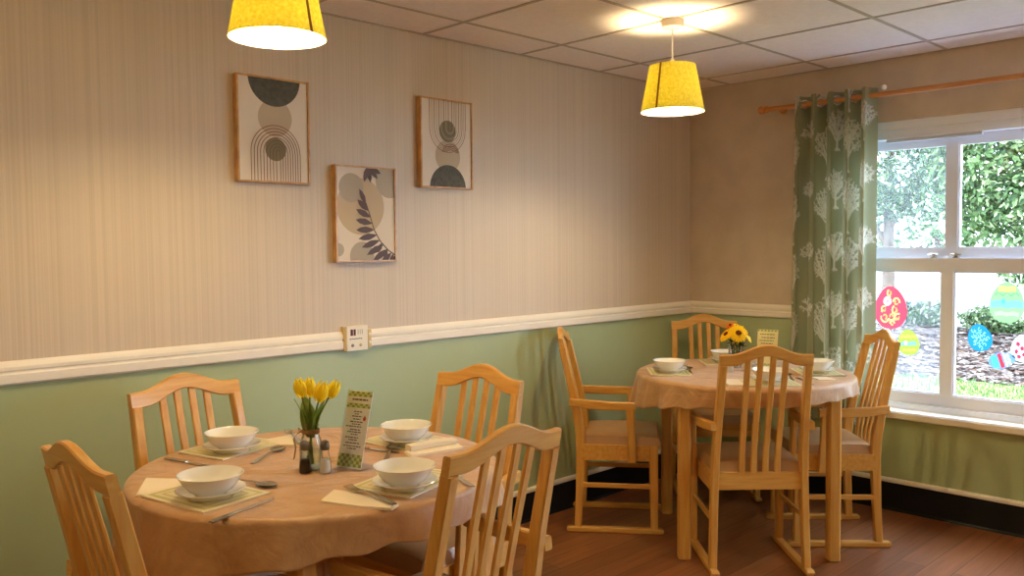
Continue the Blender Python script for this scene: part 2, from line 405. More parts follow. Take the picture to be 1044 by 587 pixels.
# ---- egg stickers on the lower panes
def egg_outline(w, h, n=28):
    P = []
    for i in range(n):
        t = 2*PI*i/n; y = math.sin(t); x = math.cos(t)*(1-.16*y)
        P.append((x*w/2, y*h/2))
    return P
STK = {}
def smat(c):
    if c not in STK: STK[c] = translucent('sticker_%d_%d_%d' % c, c, c, .42, .5)
    return STK[c]
def sticker(x, z, w, h, rot, base, marks, label):
    """marks: list of (colour, [polygon points in egg units -1..1])"""
    t = MB(); cols = [base]; nx, nz = int(w/.0026), int(h/.0026)
    for c, _ in marks:
        if c not in cols: cols.append(c)
    def inside(poly, x, y):
        r = False
        for i in range(len(poly)):
            (xa, ya), (xb, yb) = poly[i-1], poly[i]
            if (ya > y) != (yb > y) and x < (xb-xa)*(y-ya)/(yb-ya)+xa: r = not r
        return r
    def pt(u, v):
        y = -1+2*v; half = math.sqrt(max(0, 1-y*y))*(1-.16*y)
        return (-1+2*u)*half*w/2, y*h/2
    vs = [(*pt(i/nx, (1-math.cos(PI*j/nz))/2), 0) for j in range(nz+1) for i in range(nx+1)]; fs = []; ms = []
    for j in range(nz):
        for i in range(nx):
            a = j*(nx+1)+i; q = (a, a+1, a+nx+2, a+nx+1); fs.append(q)
            cx = sum(vs[k][0] for k in q)/4/(w/2); cy = sum(vs[k][1] for k in q)/4/(h/2); mi = 0
            for c, poly in marks:
                if inside(poly, cx, cy): mi = cols.index(c)
            ms.append(mi)
    t.v, t.f, t.m = vs, fs, ms
    t.xform(Matrix.Rotation(rad(90), 4, 'X') @ Matrix.Rotation(rad(rot), 4, 'Z'))
    o = t.build('egg_sticker', [smat(c) for c in cols]); o.location = (x, .0690, z)
    tag(o, label, 'window sticker', 'egg stickers on the window')
    return o
def dot(cx, cy, r, asp=1.0, n=10): return [(cx+r*math.cos(2*PI*i/n), cy+r*asp*math.sin(2*PI*i/n)) for i in range(n)]
def zig(y0, amp, k, th, w=.82):
    top = [(-w+2*w*i/k, y0+(amp if i % 2 else -amp)) for i in range(k+1)]
    return [(x, y-th) for x, y in top]+[(x, y+th) for x, y in reversed(top)]
def swirl(cx, cy, r, a0, a1, th=.04, n=9):
    o = [(cx+(r+th)*math.cos(a0+(a1-a0)*i/n), cy+(r+th)*math.sin(a0+(a1-a0)*i/n)) for i in range(n+1)]
    i_ = [(cx+(r-th)*math.cos(a0+(a1-a0)*i/n), cy+(r-th)*math.sin(a0+(a1-a0)*i/n)) for i in range(n+1)]
    return o+i_[::-1]
Yl, Or, Wh, Pk = (250, 222, 120), (246, 168, 90), (250, 250, 246), (244, 150, 170)
mk = [(Wh, dot(-.2, .3, .26, .8)), (Pk, dot(-.2, .3, .12, .8))]
for (cx, cy, r, a) in ((.35, .25, .2, 0), (.3, -.1, .2, 2), (-.4, -.1, .16, 1), (-.35, -.45, .24, 3), (.05, -.4, .2, 4), (.45, -.45, .18, 1), (-.05, .68, .16, 2), (.1, -.75, .14, 0)):
    mk.append((Yl, swirl(cx, cy, r, a, a+3.0))); mk.append((Or, swirl(cx, cy, r*.45, a+2, a+6)))
sticker(1.185, 1.042, .165, .222, 0, (226, 72, 92), mk, 'large red egg sticker with yellow swirls, on the glass beside the curtain')
mk = [((232, 230, 90), zig(.45, .06, 6, .08, .7)), ((120, 206, 190), zig(-.1, .02, 4, .13, .75)), ((226, 246, 250), dot(-.25, -.05, .16)), ((232, 230, 90), zig(-.6, .05, 6, .06, .62))]
sticker(1.277, .867, .105, .132, 6, (158, 214, 72), mk, 'small lime green egg sticker just below the red one')
mk = [((70, 150, 100), zig(.42, .09, 6, .02, .72)), ((196, 214, 110), zig(.66, .02, 4, .14, .5)), ((120, 214, 206), zig(-.08, .03, 4, .17, .92)), ((90, 176, 190), dot(-.2, .05, .13)), ((170, 226, 150), zig(-.55, .02, 4, .1, .7))]
sticker(1.729, 1.090, .150, .195, 0, (142, 212, 130), mk, 'large pale green egg sticker with turquoise band, high on the right pane')
mk = []
for k in range(16):
    a = k*2.4; q = .8*math.sqrt((k+.5)/16); mk.append(((150, 214, 250), swirl(q*math.cos(a)*.9, q*math.sin(a)*.95, .12, a, a+4.6, .035)))
sticker(1.613, .914, .108, .132, 14, (34, 132, 214), mk, 'blue egg sticker with pale curls, right of the glazing bar')
mk = [((220, 60, 70), zig(-.05, .02, 4, .14, .9)), ((250, 240, 170), zig(.28, .02, 4, .08, .85)), ((80, 190, 226), zig(-.5, .02, 4, .2, .72)), ((250, 250, 246), zig(.52, .03, 5, .07, .7))]
sticker(1.712, .812, .078, .120, -72, (110, 150, 220), mk, 'striped red and blue egg sticker lying on its side, low on the right pane')
mk = [((222, 56, 84), dot(cx, cy, .17)) for cx, cy in ((-.4, .3), (.2, .45), (-.05, 0), (.5, 0), (-.55, -.25), (.1, -.45), (-.3, -.62), (.45, -.5))]
sticker(1.800, .876, .100, .130, 0, (250, 246, 246), mk, 'white egg sticker with red dots, at the right edge of the picture')

# ================================================================== CURTAIN AND ROD
def tree_pattern(H, W, res):
    img = np.zeros((H, W))
    def stroke(x0, y0, x1, y1, w):
        n = int(max(abs(x1-x0), abs(y1-y0))/res*2)+1
        for i in range(n+1):
            x = x0+(x1-x0)*i/n; y = y0+(y1-y0)*i/n; r = w/2/res
            cx, cy = x/res, y/res; R = int(r+1.5)
            for jy in range(int(cy)-R, int(cy)+R+1):
                for jx in range(int(cx)-R, int(cx)+R+1):
                    if 0 <= jy < H:
                        d = math.hypot(jx-cx, jy-cy); v = min(1, max(0, r+.5-d)); jx2 = jx % W
                        if v > img[jy, jx2]: img[jy, jx2] = v
    rr = random.Random(5)
    def tree(x, y, s, kind):
        # crown outline filled with forked twigs growing from a forked trunk
        cw, ch, cy = ((.072, .098, .158) if kind == 0 else (.095, .072, .135))
        cw *= s; ch *= s; cy *= s
        stroke(x, y, x+rr.uniform(-.003, .003), y+cy*.75, .0105*s)
        stroke(x-.010*s, y, x, y+.02*s, .006*s); stroke(x+.010*s, y, x, y+.02*s, .006*s)
        tips = []
        for k in range(15):
            a = -1.75+3.5*k/14+rr.uniform(-.08, .08); y0 = y+cy*rr.uniform(.30, .72)
            ex, ey = x+cw*math.sin(a)*rr.uniform(.78, 1), y+cy+ch*math.cos(a)*rr.uniform(.78, 1)
            mx, my = x+(ex-x)*.45, y0+(ey-y0)*.6
            stroke(x, y0, mx, my, .006*s); stroke(mx, my, ex, ey, .0045*s); tips += [(mx, my), (ex, ey), ((mx+ex)/2, (my+ey)/2)]
        for (tx_, ty_) in tips:
            for _ in range(5):
                a = rr.uniform(0, 2*PI); L = rr.uniform(.008, .020)*s; stroke(tx_, ty_, tx_+L*math.sin(a), ty_+L*math.cos(a), .0038)
    colw = .19; ny = int(H*res/.31)+2
    for c in range(int(round(W*res/colw))):
        for r in range(-1, ny):
            tree(c*colw+.09, r*.31+(0, .155, .03, .185, .06, .215, .01, .17)[c % 8]+rr.uniform(-.010, .010), 1.08 if c % 2 == 0 else .95, c % 2)
    return img
def curtain():
    t = thing('curtain', 'sage green eyelet curtain with white trees hanging at the left of the window', 'curtain', (.94, -.09, 0))
    L = 1.14; ztop, zbot = 2.165, .44; res = .0035
    W = int(L/res); H = int((ztop-zbot)/res); img = tree_pattern(H, W, res)
    nu, nv = 380, 440; nf = 5.0
    xl0, xr0 = -.236, .216
    us = np.linspace(0, 1, nu+1); vs_ = np.linspace(0, 1, nv+1)
    V = np.zeros(((nv+1)*(nu+1), 3)); Cc = np.zeros(((nv+1)*(nu+1), 4)); Cc[:, 3] = 1
    g = np.array(lin((158, 160, 128))[:3]); w = np.array(lin((242, 238, 226))[:3])
    for j, v in enumerate(vs_):          # v=0 top
        z = ztop-(ztop-zbot)*v
        amp = .047-.012*min(1, v*2)+.006*math.sin(3*v)
        ph = 2*PI*nf*us+.55*v*np.sin(2*PI*us*1.3+.7)*1.2
        x = xl0-.012*v+(xr0-xl0+.006*v)*us + .012*np.sin(2*ph+.4)*(.6+.4*v)
        yy = amp*np.sin(ph+.9)+.006*np.sin(2.3*ph+v*4)*v
        sl = slice(j*(nu+1), (j+1)*(nu+1))
        V[sl, 0] = x; V[sl, 1] = yy; V[sl, 2] = z
        iy = min(H-1, int((z-zbot)/res)); ix = np.clip((us*L/res).astype(int), 0, W-1)
        a = img[iy, ix][:, None]*.85
        Cc[sl, :3] = g*(1-a)+w*a
    me = bpy.data.meshes.new('curtain_fabric')
    idx = np.arange((nv+1)*(nu+1)).reshape(nv+1, nu+1)
    F = np.stack([idx[:-1, :-1], idx[1:, :-1], idx[1:, 1:], idx[:-1, 1:]], -1).reshape(-1, 4)
    me.from_pydata(V.tolist(), [], F.tolist())
    at = me.color_attributes.new('pattern', 'FLOAT_COLOR', 'POINT'); at.data.foreach_set('color', Cc.ravel())
    me.polygons.foreach_set('use_smooth', [True]*len(me.polygons))
    me.materials.append(translucent('curtain_cloth', (124, 138, 106), (124, 138, 106), .22, .8, attr='pattern'))
    o = bpy.data.objects.new('curtain_fabric', me); COL.objects.link(o); o.parent = t
    # eyelets where the fabric crosses the rod line
    for k in range(9):
        uu = (k*PI-.9+PI)/(2*PI*nf)
        if uu > 1: break
        x = xl0+(xr0-xl0)*uu
        e = MB(); R0 = .022
        e.grid(lambda a, b_: ((.0045*math.sin(2*PI*b_)), (R0+.006*math.cos(2*PI*b_))*math.cos(2*PI*a), (R0+.006*math.cos(2*PI*b_))*math.sin(2*PI*a)), 20, 8)
        q = e.build('eyelet', 'chrome', t, smooth='all'); q.location = (x, 0, 2.122); q.rotation_euler = (0, 0, rad(-50 if k % 2 else 50))
    return t
curtain()
rt = thing('curtain_rod', 'turned pine curtain rod running above the window', 'curtain rod', (.56, -.09, 2.122))
MB().tube([(0, 0, 0), (1.9, 0, 0)], .0135, 16).build('rod', 'rod', rt, smooth=True)
fn = MB().lathe([(0, -.052), (.012, -.050), (.021, -.040), (.023, -.028), (.017, -.018), (.011, -.014), (.018, -.010), (.019, .004), (.0135, .010)], 20)
fn.xform(Matrix.Rotation(rad(90), 4, 'Y')); fn.build('finial', 'rod', rt, smooth=True)
for x in (.055, 1.7):
    br = MB().tube([(x, 0, 0), (x, .088, 0)], .009, 10).lathe([(0, 0), (.022, 0), (.022, .006), (0, .006)], 16)
    st = len(br.v)-4*16; 
    br.v[-(2*16+2):] = [tuple(Matrix.Translation((x, .088, 0)) @ Matrix.Rotation(rad(90), 4, 'X') @ Vector(q)) for q in br.v[-(2*16+2):]]
    br.build('bracket', 'rod', rt, smooth=True)
kn = MB().lathe([(0, -.014), (.010, -.010), (.013, 0), (.010, .010), (0, .014)], 14, (.655, -.03, .028)); kn.build('rod_stop', 'whiteplastic', rt, smooth=True)

# ================================================================== PENDANT LAMPS
BULB = emis('lamp_bulb_glow', (1, .75, .38, 1), 600)
SHADE = translucent('linen_shade', (216, 226, 130), (216, 240, 120), .45, .95, mix=((196, 204, 96), (110, 110, 110), 3))
SHADE_IN = translucent('shade_lining', (246, 240, 226), (240, 206, 92), .45, .9)
def lamp(x, y, zb, label):
    t = thing('pendant_lamp', label, 'ceiling lamp', (x, y, CE-.003), 0, 'pendant lamps')
    h = .190; top = zb+h-CE+.003; bot = zb-CE+.003
    MB().lathe([(0, 0), (.046, 0), (.048, -.010), (.044, -.030), (.030, -.036), (0, -.036)], 32).build('ceiling_rose', 'plastic', t, smooth=True)
    MB().tube([(0, 0, -.03), (0, 0, top-.012)], .0032, 8).build('cord', 'whiteplastic', t)
    hd = MB().lathe([(0, top+.028), (.008, top+.026), (.017, top+.004), (.018, top-.055), (0, top-.055)], 18); hd.build('lamp_holder', 'whiteplastic', t, smooth=True)
    sh = MB(); k = 64
    sh.lathe([(.131, bot), (.095, top)], k, mi=0)
    sh.lathe([(.0935, top), (.1295, bot)], k, mi=1)
    sh.lathe([(.1295, bot), (.131, bot)], k, mi=0).lathe([(.095, top), (.0935, top)], k, mi=0)
    s = sh.build('lamp_shade', [SHADE, SHADE_IN], t, smooth=True)
    # dark seam tape down the shade, facing the camera side
    for a in ([.22] if y < -2 else [-1.48]):
        sm = MB().sweep([(.1312*math.cos(a), .1312*math.sin(a), bot), (.0952*math.cos(a), .0952*math.sin(a), top)], (-math.sin(a), math.cos(a), 0), .009, .0012, .0003)
        sm.build('shade_seam', mat('seam_tape', (120, 88, 40), .9), s)
    sp = MB()
    for q in range(3):
        a = q*2.094+.3; sp.tube([(.018*math.cos(a), .018*math.sin(a), top-.02), (.0945*math.cos(a), .0945*math.sin(a), top-.004)], .0018, 6)
    sp.build('shade_spider', 'whiteplastic', t)
    MB().lathe([(0, top-.055), (.012, top-.058), (.016, top-.085), (.029, top-.115), (.031, top-.130), (.022, top-.153), (0, top-.162)], 20).build('bulb', BULB, t, smooth='all')
    return t
lamp(.850, -3.250, 1.950, 'pendant lamp cut by the top edge of the picture, above the nearer table')
lamp(.885, -1.450, 1.932, 'whole pendant lamp with ceiling rose and cord, above the far table')

# ================================================================== CHAIRS
def chair(label):
    t = thing('dining_chair', label, 'chair', group='slat-back dining chairs')
    zs = [.022, .2, .4, .5, .63, .75, .885]
    def xp(z): return float(np.interp(z, [.0, .2, .4, .5, .63, .75, .885, .99], [0, .010, .016, .010, -.013, -.040, -.071, -.093]))
    def yp(z): return .198-.024*(z/.885)
    zz = [.022]+[.1*k for k in range(1, 9)]+[.886]
    for s in (1, -1):
        MB().sweep([(xp(z), s*yp(z), z) for z in zz], (0, 1, 0), .031, [.034+.010*math.exp(-((z-.45)/.2)**2) for z in zz], .004).build('back_post', 'wood_z', t)
    # crest rail with its central hump
    n = 28; hw = .190
    def bell(u): return .5*(1+math.cos(PI*min(1, abs(u)/.155)))
    vs = []; c = .004
    for i in range(n+1):
        u = -hw+2*hw*i/n; zt = .931+.041*bell(u); zb = .884+.041*bell(u*1.06); bow = -.010*(1-(u/hw)**2)
        th = .012
        for dz, zr, dx in ((-c, zt, th), (0, zt, th-c), (0, zt, -th+c), (-c, zt, -th), (c, zb, -th), (0, zb, -th+c), (0, zb, th-c), (c, zb, th)):
            z = zr+dz; vs.append((xp(z)+bow+dx, u, z))
    fs = []
    for i in range(n):
        for k in range(8): fs.append((i*8+k, i*8+(k+1) % 8, (i+1)*8+(k+1) % 8, (i+1)*8+k))
    fs += [tuple(range(7, -1, -1)), tuple(range(n*8, n*8+8))]
    MB().add(vs, fs).build('crest_rail', 'wood_y', t)
    for y in (-.0775, -.026, .026, .0775):
        zt = .884+.041*bell(y*1.06)+.004; zl = [.405, .5, .6, .7, .8, .88, zt]
        MB().sweep([(xp(z)-.004-.008*(z-.4)/.5, y*(.96+.04*(z-.4)/.5), z) for z in zl], (0, 1, 0), .025, .011, .003).build('slat', 'wood_z', t)
    fr = MB()
    fr.box((.004, -.18, .352), (.028, .18, .424))
    for s in (1, -1): fr.box((.02, s*.196-.011, .350), (.375, s*.196+.011, .424))
    fr.box((.358, -.196, .350), (.380, .196, .424))
    fr.build('seat_frame', 'wood_y', t)
    # padded seat
    def cush(u, v):
        a, b_ = 2*u-1, 2*v-1; hwid = .184+.016*v
        e = max(0, 1-abs(a)**5)**.5*max(0, 1-abs(b_)**6)**.5
        x = .022+.378*v; ov = .006
        return (x, a*(hwid+ov), .422+.040*min(1, e*3)*.7+.026*e)
    cm = MB().grid(cush, 28, 24)
    def low(u, v):
        p = cush(u, v); return (p[0], p[1], .421)
    cm.grid(lambda u, v: low(1-u, v), 28, 24)
    cm.build('seat_cushion', 'seat', t, smooth=True)
    for s in (1, -1):
        MB().sweep([(.366, s*.198, .022), (.364, s*.198, .425)], (0, 1, 0), .030, [.034, .040], .004).build('leg', 'wood_z', t)
        MB().sweep([(.008, s*.198, .227), (.366, s*.198, .227)], (0, 1, 0), .016, .022, .003).build('stretcher', 'wood_x', t)
        MB().sweep([(-.052, s*.198, .011), (-.046, s*.198, .0125), (.398, s*.198, .0125), (.41, s*.198, .010)], (0, 1, 0), .034, [.012, .025, .025, .010], .004).build('sled_runner', 'wood_x', t)
        # armrest bowing outward from the post to the arm support
        ap = []
        for k in range(13):
            q = k/12; x = -.036+.316*q
            ap.append((x, s*(.203+.025*math.sin(PI*.5*min(1, q*1.25))), .628-.010*q-.012*math.sin(PI*q)*.4))
        MB().sweep(ap, (0, 1, 0), .024, [.036+.006*math.sin(PI*k/12) for k in range(13)], .004).build('armrest', 'wood_x', t)
        MB().sweep([(.262, s*.220, .348), (.258, s*.221, .45), (.252, s*.227, .604)], (0, 1, 0), .022, [.040, .036, .036], .004).build('arm_support', 'wood_z', t)
    return t
T1 = Vector((.924, -3.192, 0)); T2 = Vector((.880, -.870, 0)); Z0 = .778
CH = [
 # x, y of the rear-leg line, facing angle, label
 (1.030, -3.775, 90-3.7+5, 'slat-back dining chair at the lower left edge, its back towards the camera'),
 (.330, -3.265, 6, 'slat-back dining chair against the green wall behind the tulip table, below the leftmost picture'),
 (.815, -2.560, -84.5, 'slat-back dining chair behind the tulip table, half hidden by the nearer chair'),
 (1.505, -3.110, 184, 'large slat-back dining chair in the front centre, turned away from the camera'),
 (.161, -1.216, 37.3, 'dining armchair seen from the side against the green wall, left of the far table'),
 (1.180, -1.245, 136, 'dining armchair in front of the far table with its back to the camera'),
 (1.270, -.442, -137, 'dining armchair seen from the side by the window sill'),
 (.250, -.205, -46, 'dining chair in the room corner behind the far table'),
]
c0 = chair(CH[0][3])
for i, (x, y, a, lb) in enumerate(CH):
    o = c0 if i == 0 else copy_tree(c0, lb)
    o.location = (x, y, 0); o.rotation_euler = (0, 0, rad(a))

# ================================================================== TABLES AND CLOTHS
def table(T, rot, label, cat='table'):
    t = thing('round_table', label, cat, T, rot, 'round dining tables')
    MB().lathe([(0, .746), (.480, .746), (.490, .751), (.490, .769), (.484, .774), (0, .774)], 72).build('tabletop', 'wood_x', t, smooth=True)
    a = MB()
    for k in range(4):
        q = k*PI/2; d = Vector((math.cos(q), math.sin(q), 0)); e = Vector((-math.sin(q), math.cos(q), 0))
        a.sweep([d*.312-e*.30+Vector((0, 0, .708)), d*.312+e*.30+Vector((0, 0, .708))], (0, 0, 1), .074, .022, .002)
    a.build('apron', 'wood_x', t)
    for sx in (1, -1):
        for sy in (1, -1):
            l = MB().sweep([(sx*.321, sy*.321, 0), (sx*.321, sy*.321, .004), (sx*.321, sy*.321, .745)], (0, 1, 0), [.046, .054, .054], [.046, .054, .054], .008)
            l.build('leg', 'wood_z', t)
    return t
table(T1, rad(8), 'nearer round dining table set for four, with the tulips on it')
table(T2, rad(42), 'far round dining table by the window, with the yellow daisies on it')

def cloth(T, hem, label, nf, seed, fold_amp, press=None):
    o = MB(); nt_ = 288; r_ = random.Random(seed)
    ph = [r_.uniform(0, 2*PI) for _ in range(8)]
    hk = sorted(hem); ang = np.array([h[0] for h in hk]); hz = np.array([h[1] for h in hk])
    def hemz(th):
        d = math.degrees(th) % 360
        A = np.concatenate([ang-360, ang, ang+360]); Z = np.concatenate([hz, hz, hz]); i = np.argsort(A)
        return float(np.interp(d if d <= 180 else d-360, A[i], Z[i]))
    rings = []
    R = .494
    for r in (0.001, .08, .16, .24, .32, .40, .45, .478): rings.append(('t', r))
    for k in range(1, 6): rings.append(('c', k/5))
    for k in range(1, 15): rings.append(('d', k/14))
    def pt(u, v):
        th = 2*PI*u; kind, a = rings[int(round(v*(len(rings)-1)))]
        c_, s_ = math.cos(th), math.sin(th)
        wob = math.sin(nf*th+ph[0]+1.1*math.sin(2*th+ph[1]))*.6+.4*math.sin((nf*1.7//1)*th+ph[2])+.25*math.sin(3*th+ph[3])
        if kind == 't': r = a; z = Z0+.0006*math.sin(7*th+ph[4])*(a/.48)
        elif kind == 'c':
            q = a*PI/2; r = .478+.020*math.sin(q); z = Z0-.016*(1-math.cos(q))
        else:
            zb = hemz(th)+.004*math.sin(23*th+ph[5]); z = Z0-.016-(Z0-.016-zb)*a
            drop = Z0-.016-z; amp = fold_amp*min(1, drop/.12)
            f_ = 1
            if press is not None: f_ = min(1, max(0, (abs((math.degrees(th)-press+180) % 360-180)-26)/14))
            r = .498+(.10*drop+amp*(wob*.9+.35))*f_
            r = max(r, .4965)
        return (T.x+r*c_, T.y+r*s_, z)
    o.grid(pt, nt_, len(rings)-1, closed_u=True)
    ob = o.build('tablecloth', 'cloth', smooth='all')
    sd = ob.modifiers.new('hem', 'SOLIDIFY'); sd.thickness = .0016; sd.offset = -1
    return tag(ob, label, 'tablecloth', 'peach tablecloths')
cloth(T1, [(-125, .60), (-100, .53), (-82, .57), (-69, .618), (-56, .652), (-46, .668), (-31, .688), (-8, .698), (14, .704), (45, .672), (75, .668), (110, .674), (150, .664), (190, .672), (215, .666)], 'peach tablecloth hanging low over the nearer table', 11, 3, .028)
cloth(T2, [(-142, .62), (-124, .631), (-104, .658), (-91, .675), (-72, .69), (-54, .698), (-16, .709), (2, .715), (15, .706), (45, .682), (80, .668), (110, .672), (150, .664), (190, .655)], 'peach tablecloth on the far table, paler towards the window', 15, 8, .022, -46.5)

# ================================================================== TABLEWARE
def placemat():
    t = MB(); L, W = .245/2, .190/2
    t.box((-L, -W, .0016), (L, W, .006), 0).box((-L+.001, -W+.001, 0), (L-.001, W-.001, .0016), 4)
    def ring(a, b, mi):
        z = .0063
        o = [(-L+a, -W+a), (L-a, -W+a), (L-a, W-a), (-L+a, W-a)]; i_ = [(-L+b, -W+b), (L-b, -W+b), (L-b, W-b), (-L+b, W-b)]
        t.add([(x, y, z) for x, y in o+i_], [(0, 1, 5, 4), (1, 2, 6, 5), (2, 3, 7, 6), (3, 0, 4, 7)], mi)
    ring(.011, .021, 1); ring(.021, .034, 2); ring(.034, .039, 3)
    t.add([(x, y, .0063) for x, y in ((-L+.039, -W+.039), (L-.039, -W+.039), (L-.039, W-.039), (-L+.039, W-.039))], [(0, 1, 2, 3)], 2)
    return t.build('placemat', ['mat_edge', 'mat_band', 'mat_mid', 'mat_line', 'cork'])
def plate():
    return MB().lathe([(0, .003), (.045, .003), (.048, 0), (.052, 0), (.055, .005), (.072, .014), (.080, .019), (.0815, .0205), (.080, .0215), (.071, .017), (.055, .010), (.046, .008), (0, .0075)], 56).build('side_plate', 'china', smooth=True)
def bowl():
    return MB().lathe([(0, .003), (.030, .003), (.032, 0), (.037, 0), (.040, .004), (.053, .012), (.0635, .025), (.0700, .037), (.0760, .0450), (.0775, .0475), (.0765, .0485), (.0735, .0455), (.0675, .037), (.061, .0265), (.051, .0155), (.034, .0095), (0, .008)], 56).build('cereal_bowl', 'china', smooth=True)
def fork():
    t = MB()
    t.sweep([(0, 0, .003), (.02, 0, .0035), (.07, 0, .008), (.115, 0, .010), (.128, 0, .008), (.14, 0, .006)], (0, 1, 0), [.012, .017, .011, .006, .010, .022], [.003]*6, .0007)
    t.sweep([(.139, 0, .006), (.155, 0, .004)], (0, 1, 0), [.023, .024], .002, .0005)
    for y in (-.0102, -.0034, .0034, .0102):
        t.sweep([(.153, y, .0042), (.172, y, .0045), (.195, y, .009)], (0, 1, 0), [.0036, .0034, .0022], [.002, .002, .0014], .0004)
    return t.build('fork', 'steel')
def knife():
    t = MB()
    t.sweep([(0, 0, .003), (.03, 0, .0035), (.09, 0, .0035)], (0, 1, 0), [.013, .016, .010], [.005, .005, .004], .0012)
    t.prism([(.088, -.005), (.11, -.009), (.17, -.010), (.195, -.006), (.203, .004), (.19, .007), (.088, .005)], .002, .0038)
    return t.build('knife', 'steel')
def spoon():
    t = MB()
    t.sweep([(0, 0, .003), (.02, 0, .0035), (.07, 0, .008), (.115, 0, .010), (.135, 0, .007)], (0, 1, 0), [.012, .016, .010, .006, .009], [.003]*5, .0007)
    def bowl_(u, v, off=0):
        a = 2*PI*u; r = v; x = .162+.030*r*math.cos(a); y = .020*r*math.sin(a)*(1-.12*math.cos(a))
        return (x, y, .0015+.0065*r*r+off)
    t.grid(lambda u, v: bowl_(u, max(v, .02)), 24, 6, closed_u=True)
    t.grid(lambda u, v: bowl_(1-u, max(v, .02), .0012), 24, 6, closed_u=True)
    return t.build('spoon', 'steel', smooth=True)
proto = {}
def put(kind, x, y, z, a, label, cat, group):
    if kind not in proto:
        o = {'placemat': placemat, 'side_plate': plate, 'cereal_bowl': bowl, 'fork': fork, 'knife': knife, 'spoon': spoon}[kind](); proto[kind] = o
    else:
        o = proto[kind].copy(); COL.objects.link(o)
    o.location = (x, y, z); o.rotation_euler = (0, 0, rad(a)); tag(o, label, cat, group); return o
def napkin(pts, z, label, layers=3, fold=None, h=.0022):
    cx = sum(p[0] for p in pts)/len(pts); cy = sum(p[1] for p in pts)/len(pts)
    P = [(x-cx, y-cy) for x, y in pts]
    if sum(P[i][0]*P[(i+1) % len(P)][1]-P[(i+1) % len(P)][0]*P[i][1] for i in range(len(P))) < 0: P = P[::-1]
    t = MB()
    for k in range(layers):
        s = 1-.018*k; t.prism([(x*s, y*s) for x, y in P], k*h, (k+1)*h-.0003)
    if fold:
        (ax, ay), (bx, by), w, hh = fold
        t.sweep([(ax-cx, ay-cy, layers*h+hh/2), ((ax+bx)/2-cx, (ay+by)/2-cy, layers*h+hh*.62), (bx-cx, by-cy, layers*h+hh/2)], (0, 0, 1), [hh, hh*1.2, hh], w, .003)
    o = t.build('napkin', 'cream_paper'); o.location = (cx, cy, z)
    return tag(o, label, 'napkin', 'napkins')
def along(kind, a, b, z, label, cat, group):
    """cutlery with its handle end at a, pointing towards b"""
    return put(kind, a[0], a[1], z, math.degrees(math.atan2(b[1]-a[1], b[0]-a[0])), label, cat, group)
def setting(mx, my, ma, bx, by, where):
    put('placemat', mx, my, Z0+.0006, ma, 'green and cream placemat ' + where, 'placemat', 'placemats')
    put('side_plate', bx, by, Z0+.0070, 0, 'white side plate under the bowl ' + where, 'plate', 'side plates')
    put('cereal_bowl', bx, by, Z0+.0153, 0, 'white bowl on a side plate ' + where, 'bowl', 'white bowls')
ZT = Z0+.0008
# nearer table
setting(.580, -3.275, 105, .622, -3.300, 'at the back left of the tulip table')
setting(.997, -3.554, 11, 1.030, -3.556, 'at the front left of the tulip table')
setting(.896, -2.858, 8, .918, -2.884, 'behind the menu stand on the tulip table')
setting(1.255, -3.137, 107, 1.305, -3.185, 'at the front right of the tulip table')
napkin([(.735, -3.595), (.820, -3.530), (.905, -3.556), (.885, -3.680)], ZT, 'flat cream napkin at the left edge of the tulip table', 2)
along('spoon', (.880, -3.462), (1.012, -3.418), ZT, 'spoon behind the front left bowl of the tulip table', 'spoon', 'spoons')
along('knife', (1.208, -3.640), (1.140, -3.450), ZT, 'knife lying in front of the front left placemat of the tulip table', 'knife', 'knives')
napkin([(.560, -3.165), (.556, -3.045), (.710, -3.120), (.660, -3.165)], ZT, 'small cream napkin behind the vase at the back of the tulip table', 3)
along('fork', (.700, -3.118), (.600, -3.085), ZT+.0068, 'fork on the napkin behind the tulip vase', 'fork', 'forks')
along('spoon', (.800, -3.330), (.692, -3.176), ZT, 'spoon between the back left bowl and the tulip vase', 'spoon', 'spoons')
along('knife', (.560, -3.470), (.755, -3.422), ZT, 'knife in front of the back left placemat of the tulip table', 'knife', 'knives')
napkin([(1.003, -2.962), (.985, -2.760), (1.090, -2.800), (1.060, -2.975)], ZT, 'folded white napkin right of the bowl behind the menu stand', 3, ((1.006, -2.945), (1.030, -2.790), .034, .016))
along('knife', (.800, -3.022), (.960, -2.982), ZT, 'knife between the menu stand and the placemat behind it', 'knife', 'knives')
along('spoon', (1.050, -3.060), (.960, -2.972), ZT, 'dark handled spoon below the folded white napkin', 'spoon', 'spoons')
napkin([(1.250, -3.395), (1.190, -3.318), (1.262, -3.290), (1.400, -3.275), (1.420, -3.310), (1.360, -3.350)], ZT, 'cream napkin at the front edge of the tulip table under a fork', 3)
along('fork', (1.408, -3.292), (1.180, -3.292), ZT+.0068, 'fork on the front napkin of the tulip table', 'fork', 'forks')
along('knife', (1.225, -2.990), (1.395, -3.050), ZT, 'knife right of the front right placemat, behind the large front chair', 'knife', 'knives')
